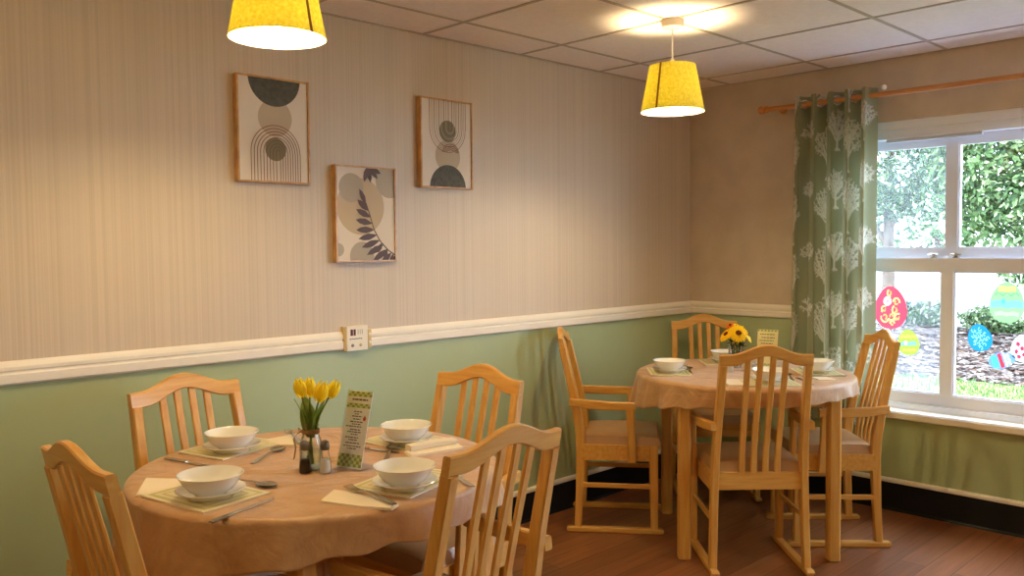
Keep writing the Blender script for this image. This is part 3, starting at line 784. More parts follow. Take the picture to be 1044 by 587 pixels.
# far table
setting(.635, -1.125, 132, .655, -1.145, 'on the left of the far table')
setting(.655, -.655, 45, .662, -.672, 'behind the daisies on the far table')
setting(1.140, -1.115, 45, 1.145, -1.105, 'behind the armchair slats on the far table')
setting(1.150, -.680, 132, 1.160, -.700, 'on the window side of the far table')
napkin([(.478, -1.000), (.520, -.960), (.590, -1.020), (.545, -1.060)], ZT, 'cream napkin left of the bowl on the left of the far table', 3)
along('fork', (.700, -1.065), (.590, -.925), ZT, 'fork right of the left placemat on the far table', 'fork', 'forks')
along('spoon', (.740, -1.100), (.620, -.940), ZT, 'spoon right of the left placemat on the far table', 'spoon', 'spoons')
napkin([(1.000, -1.120), (.940, -1.160), (1.060, -1.290), (1.110, -1.240)], ZT, 'cream napkin on the far table seen between the slats of the armchair', 3)
along('knife', (1.300, -1.030), (1.200, -.930), ZT, 'knife on the near edge of the far table', 'knife', 'knives')
along('spoon', (1.190, -.985), (1.100, -.860), ZT, 'dark spoon lying near the middle of the far table', 'spoon', 'spoons')
napkin([(1.200, -.850), (1.250, -.800), (1.330, -.850), (1.270, -.900)], ZT, 'pale napkin on the window edge of the far table', 3)
along('knife', (1.180, -.880), (1.290, -.760), ZT+.0068, 'knife beside the window side placemat of the far table', 'knife', 'knives')

# ---- tulip vase
vx, vy = .962, -3.240
def vase_bottle():
    t = thing('bottle_vase', 'clear glass bottle vase tied with twine holding yellow tulips', 'vase', (vx, vy, ZT))
    pr = [(0, .004), (.027, .003), (.031, .000), (.0315, .006), (.0315, .060), (.029, .078), (.0225, .096), (.0205, .108), (.0215, .118), (.0235, .121), (.0215, .122), (.0190, .117), (.0185, .107), (.0205, .095), (.027, .077), (.0295, .060), (.0295, .008), (0, .006)]
    MB().lathe(pr, 36).build('glass_bottle', 'glass', t, smooth=True)
    MB().lathe([(0, .0095), (.0288, .0095), (.0288, .052), (0, .052)], 30).build('water', 'water', t)
    tw = MB()
    for k in range(4):
        z = .100+.003*k; tw.tube([(.0226*math.cos(a), .0226*math.sin(a), z) for a in np.linspace(0, 2*PI, 25)], .0014, 6, cap=False)
    for (dx, dy) in ((-.018, -.012), (-.006, -.022)):
        tw.tube([(-.010, -.020, .104), (-.018+dx*.4, -.018+dy*.4, .100), (-.020+dx, -.016+dy, .085), (-.016+dx*.8, -.018+dy*.8, .060), (-.014+dx, -.020+dy, .030)], .0012, 6)
    tw.tube([(-.010, -.020, .104), (-.028, -.020, .112), (-.034, -.018, .104), (-.012, -.021, .103)], .0013, 6)
    tw.build('twine', 'twine', t, smooth=True)
vase_bottle()
def tulip(dx, dy, h, lean_x, lean_y, s, label):
    t = thing('tulip', label, 'flower', (vx, vy, ZT), 0, 'yellow tulips')
    p0 = Vector((dx, dy, .014)); p1 = Vector((dx*.6+lean_x*.25, dy*.6+lean_y*.25, .112)); p2 = Vector((lean_x, lean_y, h))
    pts = [p0*(1-q)**2+p1*2*q*(1-q)+p2*q*q if False else (p0.lerp(p1, q*2) if q < .5 else p1.lerp(p2, (q-.5)*2)) for q in np.linspace(0, 1, 9)]
    MB().tube(pts, .0026, 8).build('stem', 'leaf', t, smooth=True)
    d = (p2-p1).normalized(); zq = Vector((0, 0, 1)).rotation_difference(d).to_matrix().to_4x4()
    b_ = MB(); prof_ = [(0, .25), (.15, .72), (.35, .98), (.6, 1.0), (.82, .80), (1, .42)]
    for k in range(6):
        a0 = k*PI/3+.3; inner = k % 2
        def pet(u, v, a0=a0, inner=inner):
            R = np.interp(v, [q[0] for q in prof_], [q[1] for q in prof_])*.0165*s*(1-.1*inner)
            wv = max(.04, math.sin(PI*min(1, v*.86+.14))**.6)*.62
            a = a0+(2*u-1)*wv
            return (R*math.cos(a), R*math.sin(a), v*.050*s+.004*inner-.003*(2*u-1)**2)
        b_.grid(pet, 6, 10)
    b_.xform(Matrix.Translation(p2) @ zq)
    b_.build('bloom', 'petal', t, smooth='all')
    # long leaf from the neck
    lf = MB(); a = math.atan2(lean_y, lean_x)+.35
    def leaf(u, v):
        w = .024*math.sin(PI*min(1, .10+v*.90))**.8*(2*u-1); r = .006+.024*v*v*1.2+.006*v; z = .085+.108*v
        return (p1.x*.6+r*math.cos(a)-w*math.sin(a), p1.y*.6+r*math.sin(a)+w*math.cos(a), z+.003*abs(2*u-1))
    lf.grid(leaf, 4, 10); lf.build('leaf', 'leaf', t, smooth='all')
# camera-right is about (.70,.71), towards the camera about (.70,-.71)
def cr(r_, d_): return (.70*r_+.70*d_, .71*r_-.71*d_)
for (r_, d_, h, s, lb) in ((-.021, 0, .196, 1.05, 'tall yellow tulip at the far left of the bunch'), (-.004, -.014, .194, 1.05, 'second yellow tulip from the left in the bottle vase'),
                            (.026, .014, .186, 1.2, 'largest yellow tulip, nearest the camera in the bunch'), (.050, -.004, .194, 1.05, 'yellow tulip at the right of the bunch, leaning towards the menu stand')):
    lx, ly = cr(r_, d_); tulip(-lx*.25, -ly*.25, h, lx, ly, s, lb)
# ---- shakers
def shaker(x, y, fill, label, name, tint):
    t = thing(name, label, 'shaker', (x, y, ZT), 0, 'salt and pepper shakers')
    MB().lathe([(0, 0), (.0155, 0), (.0165, .004), (.0150, .030), (.0115, .052), (.0105, .066), (0, .066)], 24).build('glass_body', 'glass', t, smooth=True)
    MB().lathe([(0, .003), (.0142, .003), (.0145, .006), (.0132, .030), (.0118, .038), (0, .039)], 24).build('contents', fill, t, smooth=True)
    MB().lathe([(.0112, .064), (.0125, .066), (.0125, .078), (.010, .086), (.004, .090), (0, .0905)], 24).build('cap', 'cap', t, smooth=True)
shaker(.990, -3.276, 'pepper', 'glass pepper shaker with dark contents in front of the tulip vase', 'pepper_shaker', 0)
shaker(1.028, -3.238, 'salt', 'glass salt shaker with white contents between tulip vase and menu stand', 'salt_shaker', 0)

# ---- menu stand, tilted card in clear acrylic
def menu_stand(x, y, face, w, h, lean, label, lines, z=ZT, stock='card'):
    """face = direction in degrees the card looks; local x = width, local -y = face"""
    t = thing('menu_stand', label, 'menu stand', (x, y, z), rad(face+90), 'table menu stands')
    tilt = Matrix.Rotation(-rad(lean), 4, 'X')
    hd = MB().box((-w/2-.003, .0035, 0), (w/2+.003, .0060, h+.002)).box((-w/2-.003, -.0012, 0), (w/2+.003, .0005, h+.002))
    hd.xform(tilt)
    hd.xform(Matrix.Translation((0, .0, .004)))
    hd.box((-w/2-.003, -.004, 0), (w/2+.003, .075, .0028))
    hd.build('acrylic_holder', 'acrylic', t)
    c = MB(); cols = [stock, 'gh_a', 'gh_b', 'mark_dark', 'berry', 'mark_grey']
    c.box((-w/2, .001, .003), (w/2, .003, h), 0)
    def rect(x0, z0, x1, z1, mi, d=.0008): c.add([(x0, d, z0), (x1, d, z0), (x1, d, z1), (x0, d, z1)], [(0, 1, 2, 3)], mi)
    def gingham(z0, z1, nx, nz):
        for i in range(nx):
            for j in range(nz):
                rect(-w/2+w*i/nx, z0+(z1-z0)*j/nz, -w/2+w*(i+1)/nx, z0+(z1-z0)*(j+1)/nz, 1 if (i+j) % 2 == 0 else 2)
    for g in lines['gingham']: gingham(g[0]*h, g[1]*h, *g[2:])
    for (zc, x0, x1, th, mi) in lines['text']:
        # a row of short word-like dashes
        q = x0; rr = random.Random(int(zc*1000))
        while q < x1-.02:
            l = min(rr.uniform(.05, .15), x1-q); rect((q-.5)*w, (zc-th/2)*h, (q+l-.5)*w, (zc+th/2)*h, mi, .0006); q += l+.025
    for (bx, bz, br) in lines.get('berry', []):
        c.add([(bx*w+br*math.cos(a), .0005, bz*h+1.2*br*math.sin(a)) for a in np.linspace(0, 2*PI, 11)[:-1]], [tuple(range(10))], 4)
        c.add([(bx*w-br*.7, .0004, bz*h+br*1.0), (bx*w+br*.7, .0004, bz*h+br*1.0), (bx*w, .0004, bz*h+br*1.9)], [(0, 1, 2)], 1)
    c.xform(tilt); c.xform(Matrix.Translation((0, 0, .004)))
    c.build('menu_card', cols, t)
    return t
tx = [(.885, .2, .85, .022, 3)]
for zc, a, e in ((.73, .35, .68), (.70, .4, .6), (.67, .3, .72), (.635, .36, .66), (.60, .25, .78), (.57, .35, .7), (.54, .1, .75), (.50, .3, .72), (.47, .2, .8), (.44, .36, .66), (.40, .15, .7), (.37, .3, .65), (.33, .2, .8), (.29, .12, .88), (.26, .3, .7)):
    tx.append((zc, a, e, .013, 3))
menu_stand(1.048, -3.180, -72, .080, .212, 17, 'tall tilted menu stand with green gingham borders beside the tulips',
           {'gingham': [(.03, .19, 9, 4), (.925, .99, 9, 2), (.78, .835, 9, 2)], 'text': tx, 'berry': [(.33, .645, .005)]})
menu_stand(.885, -.672, -74, .098, .182, 14, 'cream menu stand behind the daisies on the far table',
           {'gingham': [(.95, .99, 12, 1), (.02, .08, 12, 2)], 'text': [(.87, .12, .85, .03, 1), (.78, .2, .85, .03, 5), (.70, .12, .8, .03, 1), (.62, .2, .8, .03, 5), (.53, .15, .85, .03, 1), (.44, .2, .7, .03, 5), (.35, .2, .8, .03, 5)]}, stock='card_cream')

# ---- daisies in a glass tumbler on the far table
gx2, gy2 = .792, -.792
t = thing('glass_vase', 'clear tapered glass vase holding the daisies on the far table', 'vase', (gx2, gy2, ZT))
MB().lathe([(0, .006), (.024, .004), (.026, 0), (.027, .004), (.038, .108), (.0395, .110), (.038, .1115), (.0362, .107), (.0252, .010), (0, .008)], 36).build('glass_body', 'glass', t, smooth=True)
def daisy(r_, d_, h, R, tiltdir, tilt, label, pm='gerb', petals=22, centre='gerb_red'):
    t = thing('daisy', label, 'flower', (gx2, gy2, ZT), 0, 'daisies in the glass vase')
    lx, ly = cr(r_, d_); top = Vector((lx, ly, h))
    MB().tube([(-lx*.2, -ly*.2, .014), (lx*.3, ly*.3, .10), top], .0022, 7).build('stem', 'leaf', t, smooth=True)
    tx_, ty_ = cr(*tiltdir); ax = Vector((-ty_, tx_, 0)); mt = Matrix.Translation(top) @ Matrix.Rotation(rad(tilt), 4, ax)
    f = MB()
    for ring, (rr_, zz, n0) in enumerate(((1.0, 0, petals), (.78, .004, petals-5))):
        for k in range(n0):
            a = 2*PI*(k+.5*ring)/n0+random.uniform(-.05, .05); w = R*.13; L = R*rr_*random.uniform(.92, 1.04)
            P = []
            for q, ww, z in ((.15, .5, .0), (.5, 1.0, .004), (.85, .8, .001), (1, .25, -.002)):
                for s in (-1, 1):
                    P.append((L*q*math.cos(a)-s*w*ww*math.sin(a), L*q*math.sin(a)+s*w*ww*math.cos(a), zz+z))
            f.add(P, [(0, 1, 3, 2), (2, 3, 5, 4), (4, 5, 7, 6)])
    f.xform(mt); fo = f.build('petals', pm, t)
    MB().lathe([(0, -.004), (R*.20, -.002), (R*.30, .004), (R*.26, .009), (R*.12, .0095), (0, .008)], 18).xform(mt).build('flower_centre', centre, t, smooth=True)
daisy(.004, .030, .172, .050, (0, 1), 58, 'big yellow daisy with a dark red centre facing the camera')
daisy(.052, .005, .160, .046, (1, .35), 58, 'yellow daisy at the right of the bunch on the far table', 'gerb2')
daisy(-.045, .004, .164, .046, (-1, .3), 48, 'yellow daisy at the left of the bunch on the far table')
daisy(.012, -.028, .198, .032, (.5, .6), 30, 'yellow daisy at the top of the bunch on the far table', 'gerb2', petals=18)
daisy(-.022, -.018, .204, .022, (-.3, .4), 35, 'small orange bloom at the top left of the daisies', 'orange', 14)
fo = MB(); rr = random.Random(4)
for k in range(90):
    a = rr.uniform(0, 2*PI); r0 = rr.uniform(.008, .034); r1 = r0+rr.uniform(.01, .035); z0 = rr.uniform(.100, .168); z1 = z0+rr.uniform(-.02, .03); w = rr.uniform(.004, .009)
    ca, sa = math.cos(a), math.sin(a); xm, ym = (r0+r1)/2*ca, (r0+r1)/2*sa
    fo.add([(r0*ca, r0*sa, z0), (xm-w*sa, ym+w*ca, (z0+z1)/2+.004), (r1*ca, r1*sa, z1), (xm+w*sa, ym-w*ca, (z0+z1)/2+.004)], [(0, 1, 2, 3)])
for k in range(9):
    a = k*.7; fo.tube([(.010*math.cos(a), .010*math.sin(a), .012), (.022*math.cos(a), .022*math.sin(a), .12)], .0018, 6)
o = fo.build('greenery', 'darkleaf', loc=(gx2, gy2, ZT)); tag(o, 'dark green leaves packed under the daisies in the glass vase', 'foliage')
# small clear tumblers with pale tops (salt) on the far table
shaker(.850, -.935, 'salt', 'glass salt shaker in front of the daisy vase on the far table', 'salt_shaker', 0)

# ================================================================== PICTURES ON THE LEFT WALL
def picture(yc, zc, w, h, label, art):
    """frame hangs on x=0; local u = +y (right in view), v = z"""
    t = thing('framed_print', label, 'picture', (.0, yc, zc), 0, 'framed prints on the wall')
    fw, d = .007, .030
    f = MB()
    f.box((.002, -w/2, -h/2), (d, -w/2+fw, h/2)).box((.002, w/2-fw, -h/2), (d, w/2, h/2))
    f.box((.002, -w/2+fw, -h/2), (d, w/2-fw, -h/2+fw)).box((.002, -w/2+fw, h/2-fw), (d, w/2-fw, h/2))
    f.build('picture_frame', 'frame_wood', t)
    p = MB(); W, H = w/2-fw, h/2-fw
    cols = ['print_ground', 'print_dark', 'print_beige', 'print_olive', 'print_stone', 'print_rust', 'print_plum', 'print_taupe']
    p.box((.004, -W, -H), (d-.006, W, H), 0)
    lev = [0]
    def clip(poly):
        # Sutherland-Hodgman against the print rectangle
        for ax, s, lim in ((0, 1, W), (0, -1, W), (1, 1, H), (1, -1, H)):
            out = []
            for i in range(len(poly)):
                a, b_ = poly[i-1], poly[i]; ia, ib = s*a[ax] <= lim, s*b_[ax] <= lim
                if ia != ib:
                    q = (lim-s*a[ax])/(s*b_[ax]-s*a[ax]); out.append((a[0]+(b_[0]-a[0])*q, a[1]+(b_[1]-a[1])*q))
                if ib: out.append(b_)
            poly = out
            if not poly: return poly
        return poly
    def shape(poly, mi):
        lev[0] += 1
        poly = clip([(u*w, v*h) for u, v in poly])
        if len(poly) > 2: p.add([(d-.006+.00008*lev[0], u, v) for u, v in poly], [tuple(range(len(poly)))], mi)
    art(shape)
    p.build('art_print', cols, t)
    return t
asp = .30/.395
def circ(cu, cv, r, a0=0, a1=360, n=40): return [(cu+r*math.cos(rad(a0+(a1-a0)*i/n)), cv+r*asp*math.sin(rad(a0+(a1-a0)*i/n))) for i in range(n+(0 if a1-a0 == 360 else 1))]
def arch(shape, cu, cv, r, th, base, mi, flip=1):
    n = 24
    o = [(cu+r*math.cos(PI*i/n), cv+flip*r*asp*math.sin(PI*i/n)) for i in range(n+1)]; i_ = [(cu+(r-th)*math.cos(PI*i/n), cv+flip*(r-th)*asp*math.sin(PI*i/n)) for i in range(n+1)]
    for i in range(n): shape([o[i], o[i+1], i_[i+1], i_[i]], mi)
    for s in (-1, 1):
        shape([(cu+s*r, cv), (cu+s*r, base), (cu+s*(r-th), base), (cu+s*(r-th), cv)], mi)
def art_a(sh):
    sh(circ(.02, .12, .235), 2)
    sh(circ(.02, .50, .36), 1)
    sh(circ(.02, -.18, .145), 3)
    for k in range(9): arch(sh, .02, -.21, .345-.039*k, .010, -.5, 5)
def art_b(sh):
    sh(circ(.02, -.136, .24), 2)
    sh(circ(.02, -.50, .35), 1)
    sh(circ(.02, .144, .16), 3)
    for k in range(9): arch(sh, .02, .17, .350-.039*k, .009, .5, 4 if k % 2 else 5, -1)
    for k in range(4):
        n = 14
        o = [(.02+(.16-.02*k)*math.cos(PI*i/n), -.10+(.10-.022*k)*math.sin(PI*i/n)) for i in range(n+1)]; q = [(.02+(.148-.02*k)*math.cos(PI*i/n), -.10+(.091-.022*k)*math.sin(PI*i/n)) for i in range(n+1)]
        for i in range(n): sh([o[i], o[i+1], q[i+1], q[i]], 5)
def art_c(sh):
    sh(circ(-.09, .08, .39), 7); sh(circ(-.24, .27, .20), 4); sh(circ(.40, .36, .24), 4); sh(circ(-.08, -.44, .20), 4); sh(circ(-.46, -.37, .09), 4)
    stem = [(.52, -.45), (.36, -.38), (.22, -.28), (.12, -.16), (.06, -.02), (-.01, .12)]
    def sp(q):
        q *= 5; i = min(4, int(q)); r_ = q-i; return (stem[i][0]*(1-r_)+stem[i+1][0]*r_, stem[i][1]*(1-r_)+stem[i+1][1]*r_)
    def leaf(u, v, ang, L, wd):
        c_, s_ = math.cos(ang), math.sin(ang)
        P = [(0, 0), (.2, .55), (.45, 1), (.75, .75), (1, 0), (.75, -.75), (.45, -1), (.2, -.55)]
        sh([(u+(a*L*c_-b_*wd*s_), v+(a*L*s_+b_*wd*c_)*asp) for a, b_ in P], 6)
    for i in range(24):
        a, b_ = sp(i/24), sp((i+1)/24); sh([(a[0]-.006, a[1]-.005), (b_[0]-.006, b_[1]-.005), (b_[0]+.006, b_[1]+.005), (a[0]+.006, a[1]+.005)], 6)
    for k, ang in enumerate((228, 222, 214, 206, 198, 190, 181, 170, 156, 140)):
        u, v = sp(.04+k*.093); leaf(u, v, rad(ang), .27+.05*math.sin(k*.42), .046)
    leaf(-.01, .10, rad(116), .24, .04)
    for k in range(3):
        u, v = sp(.10+k*.13); leaf(u, v, rad(252-6*k), .16, .036)
    for a in (-106, -80, -48, -26): leaf(.03, .51, rad(a), .24, .04)
picture(-2.808, 1.824, .302, .396, 'leftmost framed print with a dark half disc at its top and striped arch', art_a)
picture(-2.394, 1.516, .300, .394, 'lowest framed print, in the middle, with a plum coloured fern frond', art_c)
picture(-1.955, 1.838, .302, .396, 'rightmost framed print with a dark half disc at its bottom', art_b)

# ---- wall panel in the dado rail
t = thing('call_switch', 'cream plastic call point set into the dado rail below the prints', 'wall panel', (0, -2.452, 1.008))
MB().box((.0, -.052, -.052), (.030, .052, .048), 0, .003).build('panel_box', 'plastic', t)
MB().box((.0, -.060, -.050), (.020, -.052, .048)).build('side_trim', 'plastic_yellow', t)
k = MB()
k.box((.030, -.034, .010), (.0312, -.022, .036)).box((.030, -.019, .010), (.0312, -.009, .036)); k.build('indicator', 'mark_red', t)
k = MB()
for q in range(3): k.box((.030, .002+q*.010, .014), (.0308, .004+q*.010, .034))
k.build('speaker_slot', 'mark_grey', t)
k = MB()
for q in range(7): k.box((.030, -.038+q*.009, -.006+.001*(q % 2)), (.0308, -.032+q*.009, -.002+.001*(q % 2)))
k.build('printed_line', 'mark_dark', t)
for yy, mt in ((-.024, 'mark_grey'), (.016, 'plastic_yellow')):
    k = MB().lathe([(0, 0), (.007, 0), (.006, .003), (0, .004)], 14); k.xform(Matrix.Translation((.030, yy, -.030)) @ Matrix.Rotation(rad(90), 4, 'Y')); k.build('button', mt, t)
t = thing('socket_trunking', 'yellowed trunking end beside the call point on the dado rail', 'wall fitting', (0, -2.386, 1.003))
k = MB().box((0, -.012, -.040), (.022, .012, .036), 0, .004); k.build('trunking_cover', 'plastic_yellow', t)
k = MB().tube([(.022, 0, .016), (.025, 0, .016)], .006, 10).tube([(.022, 0, -.018), (.025, 0, -.018)], .006, 10); k.build('screw_cap', 'plastic', t)

# ================================================================== GARDEN
GZ = -.02
M['lawn'] = mat('lawn', (122, 140, 70), .9, .2, mix=((150, 160, 92), (9, 9, 9), 5))
M['soil'] = mat('leafy_soil', (58, 46, 42), .95, .1, mix=((84, 70, 64), (14, 14, 14), 6))
M['render'] = mat('white_garden_render', (244, 242, 238), .8, .3, mix=((228, 226, 220), (3, 3, 3), 4))
M['bark'] = mat('bark', (112, 92, 74), .9, .2, mix=((78, 62, 50), (20, 20, 4), 5))
LEAFC = [(46, 66, 40), (68, 92, 54), (92, 116, 74), (136, 150, 112)]
for i, c in enumerate(LEAFC): M['garden_leaf%d' % i] = translucent('garden_leaf%d' % i, c, tuple(min(255, int(x*1.15)) for x in c), .35, .45)
def ground_z(y): return GZ if y < 4.9 else GZ+.20*min(1, (y-4.9)/3.0)
g = MB().grid(lambda u, v: (-12+26*u, .22+18*v, ground_z(.22+18*v)-.02), 40, 60)
o = g.build('garden_ground', 'soil'); tag(o, None, None, kind='structure')
# lawn blades: one uncountable object
o = MB().box((-9, .22, -.10), (11, 2.1, GZ+.012)).build('bounce_path', mat('bounce_paving', (150, 154, 162), .85, .3, mix=((138, 142, 150), (5, 5, 5), 4))); o['kind'] = 'structure'  # unseen strip of paving, added to bounce daylight up to the ceiling
gr = MB(); rr = random.Random(11)
for k in range(14000):
    y = 2.2+2.75*rr.random(); x = -2.6+4.6*rr.random(); z = ground_z(y)-.02; h = rr.uniform(.02, .06); a = rr.uniform(0, PI); w = .008
    gr.add([(x-w*math.cos(a), y-w*math.sin(a), z), (x+w*math.cos(a), y+w*math.sin(a), z), (x+rr.uniform(-.02, .02), y+rr.uniform(-.02, .02), z+h)], [(0, 1, 2)], rr.randrange(2))
gr.grid(lambda u, v: (-9+20*u, .24+4.7*v, GZ-.012), 10, 6, 2)
o = gr.build('lawn_grass', ['garden_leaf1', 'garden_leaf2', 'lawn']); tag(o, 'strip of short lawn outside below the window', 'grass', kind='stuff')
lt = MB()
for k in range(11000):
    y = 4.85+3.5*rr.random(); x = -4.4+6.6*rr.random(); z = ground_z(y)-.012+.02*rr.random(); a = rr.uniform(0, 2*PI); s = rr.uniform(.022, .055); tl = rr.uniform(-.5, .5); t2 = rr.uniform(-.5, .5)
    ca, sa = math.cos(a), math.sin(a)
    lt.add([(x+s*ca, y+s*sa, z+tl*s), (x-s*.5*sa, y+s*.5*ca, z+t2*s), (x-s*ca, y-s*sa, z-tl*s*.3), (x+s*.5*sa, y-s*.5*ca, z-t2*s*.3)], [(0, 1, 2, 3)], rr.randrange(4))
for k in range(260):
    y = 4.95+3.3*rr.random(); x = -4.2+6*rr.random(); z = ground_z(y)+.01; a = rr.uniform(-.6, .6); L = rr.uniform(.15, .5)
    lt.tube([(x, y, z), (x+L*math.cos(a)*.5, y+L*math.sin(a)*.5, z+rr.uniform(.0, .04)), (x+L*math.cos(a), y+L*math.sin(a), z)], .005, 5, 3)
o = lt.build('leaf_litter', [mat('dry_leaf_brown', (88, 66, 56), .9), mat('dry_leaf_pale', (142, 128, 124), .8), mat('dry_leaf_dark', (56, 44, 42), .9), mat('dry_twig', (110, 98, 94), .9)])
tag(o, 'brown fallen leaves and twigs on the bank behind the lawn', 'leaf litter', kind='stuff')
w_ = MB().box((-9, 8.7, .1), (6.5, 8.9, 1.16)).box((-9.02, 8.66, 1.16), (6.52, 8.94, 1.21))
o = w_.build('garden_boundary', 'render'); tag(o, 'low white rendered garden boundary behind the leaf-strewn bank', 'garden wall')

def foliage(mb, blobs, n, size, rr, mats=(0, 1, 2, 3), droop=.4):
    """n leaves scattered near the surface of ellipsoid blobs (cx,cy,cz,rx,ry,rz)"""
    vol = [b_[3]*b_[4]*b_[5] for b_ in blobs]; tot = sum(vol)
    for b_, v_ in zip(blobs, vol):
        for k in range(int(n*v_/tot)):
            while True:
                d = Vector((rr.gauss(0, 1), rr.gauss(0, 1), rr.gauss(0, 1)))
                if d.length > .1: break
            d.normalize(); r = rr.uniform(.55, 1.03)
            c = Vector((b_[0]+d.x*b_[3]*r, b_[1]+d.y*b_[4]*r, b_[2]+d.z*b_[5]*r))
            nrm = (d+Vector((rr.uniform(-.8, .8), rr.uniform(-.8, .8), rr.uniform(-.3, .9)))).normalized()
            tn = nrm.cross(Vector((rr.uniform(-1, 1), rr.uniform(-1, 1), rr.uniform(-1, 1)))).normalized(); bt = nrm.cross(tn)
            s = size*rr.uniform(.6, 1.3)
            mb.add([c-tn*s, c+bt*s*.5+nrm*s*.12, c+tn*s, c-bt*s*.5+nrm*s*.12], [(0, 1, 2, 3)], rr.choice(mats))
LM = ['garden_leaf0', 'garden_leaf1', 'garden_leaf2', 'garden_leaf3']
def shrub(name, label, cat, x, y, blobs, n, size, trunk, seed, group='trees and shrubs in the garden', crown=None):
    t = thing(name, label, cat, (x, y, ground_z(y)-.03), 0, group); rr = random.Random(seed)
    f_ = MB(); foliage(f_, blobs, n, size, rr)
    if crown: foliage(f_, crown, 10000, .095, rr)
    f_.build('foliage', LM, t)
    tk = MB()
    for pts, r in trunk: tk.tube(pts, r, 9)
    tk.build('trunk', 'bark', t, smooth=True)
shrub('ivy_tree', 'ivy covered tree filling the upper right window pane', 'tree', -.15, 6.2,
      [(0, 0, 2.2, .75, .5, .8), (-.25, .1, 3.0, .9, .5, .7), (.5, .1, 2.7, .7, .5, .9), (.35, -.2, 1.75, .5, .35, .45), (-.1, 0, 1.75, .35, .3, .40), (.9, 0, 3.2, .8, .5, .6), (.22, 0, 1.08, .22, .25, .24), (.60, 0, 1.05, .4, .3, .45)], 15000, .044,
      [([(1.1, .1, 0), (1.0, .1, .9), (.7, .1, 2.0), (.4, .1, 3.2)], [.13, .10, .07, .03]), ([(.85, .1, 1.4), (.3, 0, 2.1), (-.1, -.1, 2.9)], [.06, .035, .012]), ([(.8, .1, 1.6), (.2, 0, 2.0), (-.5, 0, 2.7)], [.05, .025, .010])], 21)
shrub('leafy_tree', 'loose leafy tree behind the upper left window pane', 'tree', -1.95, 7.7,
      [(0, 0, 2.3, .9, .4, .75), (.55, 0, 1.85, .6, .35, .40), (-.6, 0, 1.8, .7, .35, .6), (-.2, 0, 3.1, 1.1, .45, .5), (.75, .1, 2.6, .5, .35, .6)], 9000, .044,
      [([(0, .1, 0), (.02, .1, .9), (.0, .1, 2.2), (.1, .1, 3.0)], [.10, .08, .06, .03]), ([(0, .1, 1.2), (-.4, 0, 1.9), (-.7, 0, 2.5)], [.05, .035, .012]), ([(0, .1, 1.4), (.4, 0, 2.0), (.7, -.05, 2.6)], [.04, .03, .012]), ([(.1, .1, 3.0), (0, .1, 4.4)], [.03, .015])], 22, crown=[(-.2, -.6, 4.5, 2.0, 1.9, .55), (-.6, -2.2, 4.7, 1.6, 1.2, .5), (1.9, -1.3, 4.6, 1.9, 2.0, .6), (3.0, -2.0, 4.9, 1.2, 1.3, .5)])  # crown: unseen leaf masses overhead, added to shade the garden bank
shrub('low_shrub', 'low olive green shrub on the bank behind the blue egg sticker', 'shrub', -.72, 8.05,
      [(0, 0, .20, .32, .25, .20), (.25, 0, .15, .25, .22, .15)], 1600, .034, [([(0, 0, 0), (0, 0, .3)], [.03, .012])], 24)
shrub('low_shrub', 'pale straggly shrub in front of the white garden boundary, left of the glazing bar', 'shrub', -1.55, 8.3,
      [(0, 0, .22, .45, .22, .2), (-.5, 0, .25, .4, .22, .22)], 1300, .036, [([(0, 0, 0), (0, 0, .4)], [.03, .012])], 25)
rr = random.Random(31); h_ = MB(); foliage(h_, [(-9+1.3*k, 11.2+.3*(k % 2), 1.7+.35*math.sin(k*1.7), .9, .5, 1.3) for k in range(11)], 9000, .085, rr, (1, 2, 2, 3))
for k in range(11): h_.tube([(-9+1.3*k, 11.3, .2), (-9+1.3*k, 11.3, 1.6)], .05, 6, 4)
o = h_.build('hedge', LM+['bark']); tag(o, 'tall pale green hedge beyond the white garden boundary', 'hedge', kind='stuff')

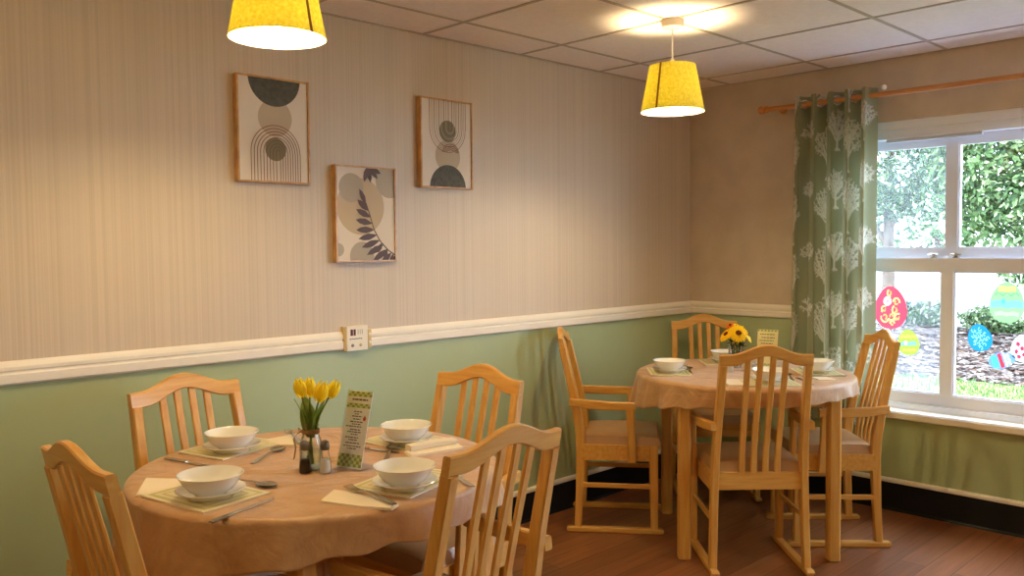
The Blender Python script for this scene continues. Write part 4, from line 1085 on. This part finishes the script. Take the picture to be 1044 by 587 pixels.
# ================================================================== LIGHT
w = bpy.data.worlds.new('sky'); sc.world = w; w.use_nodes = True
bg = w.node_tree.nodes['Background']; bg.inputs[0].default_value = (.66, .82, 1.0, 1); bg.inputs[1].default_value = 13.0
sl = bpy.data.lights.new('sun', 'SUN'); sl.energy = 5; sl.angle = rad(1.5); sl.color = (1, .95, .86)
so = bpy.data.objects.new('sun', sl); COL.objects.link(so)
so.rotation_euler = Vector((-.45, .80, -.85)).to_track_quat('-Z', 'Y').to_euler()
# added fill lights behind and beside the camera, without fixtures, standing in for unseen pendants
for (x, y, e) in ((.87, -5.05, 11), (3.3, -1.45, 9), (3.3, -3.25, 5), (3.3, -5.05, 9)):
    l = bpy.data.lights.new('room_fill', 'POINT'); l.energy = e; l.color = (1, .75, .40); l.shadow_soft_size = .12
    lo = bpy.data.objects.new('room_fill', l); COL.objects.link(lo); lo.location = (x, y, 1.98)

# ================================================================== CAMERA
P = [874.5698, 2.3665, .0480, -.0091, 2.9900, -4.4588, 1.3762]

yaw, pitch, roll = P[1:4]
fw = Vector((math.cos(yaw)*math.cos(pitch), math.sin(yaw)*math.cos(pitch), -math.sin(pitch)))
r0 = Vector((math.sin(yaw), -math.cos(yaw), 0)); u0 = r0.cross(fw)
r1 = r0*math.cos(roll)+u0*math.sin(roll); u1 = -r0*math.sin(roll)+u0*math.cos(roll)
cam = bpy.data.cameras.new('camera'); co = bpy.data.objects.new('camera', cam); COL.objects.link(co)
mw = Matrix((r1, u1, -fw)).transposed().to_4x4(); mw.translation = Vector(P[4:7]); co.matrix_world = mw
cam.sensor_fit = 'HORIZONTAL'; cam.sensor_width = 36; cam.lens = P[0]/1044*36; cam.clip_start = .05; cam.clip_end = 100
sc.camera = co
sc.view_settings.view_transform = 'Standard'; sc.view_settings.look = 'None'; sc.view_settings.exposure = .24; sc.view_settings.gamma = 1
sc.view_settings.use_curve_mapping = False
sc.cycles.use_denoising = True; sc.cycles.max_bounces = 10; sc.cycles.diffuse_bounces = 6; sc.cycles.transparent_max_bounces = 16
sc.cycles.sample_clamp_indirect = 8; sc.cycles.caustics_reflective = False; sc.cycles.caustics_refractive = False
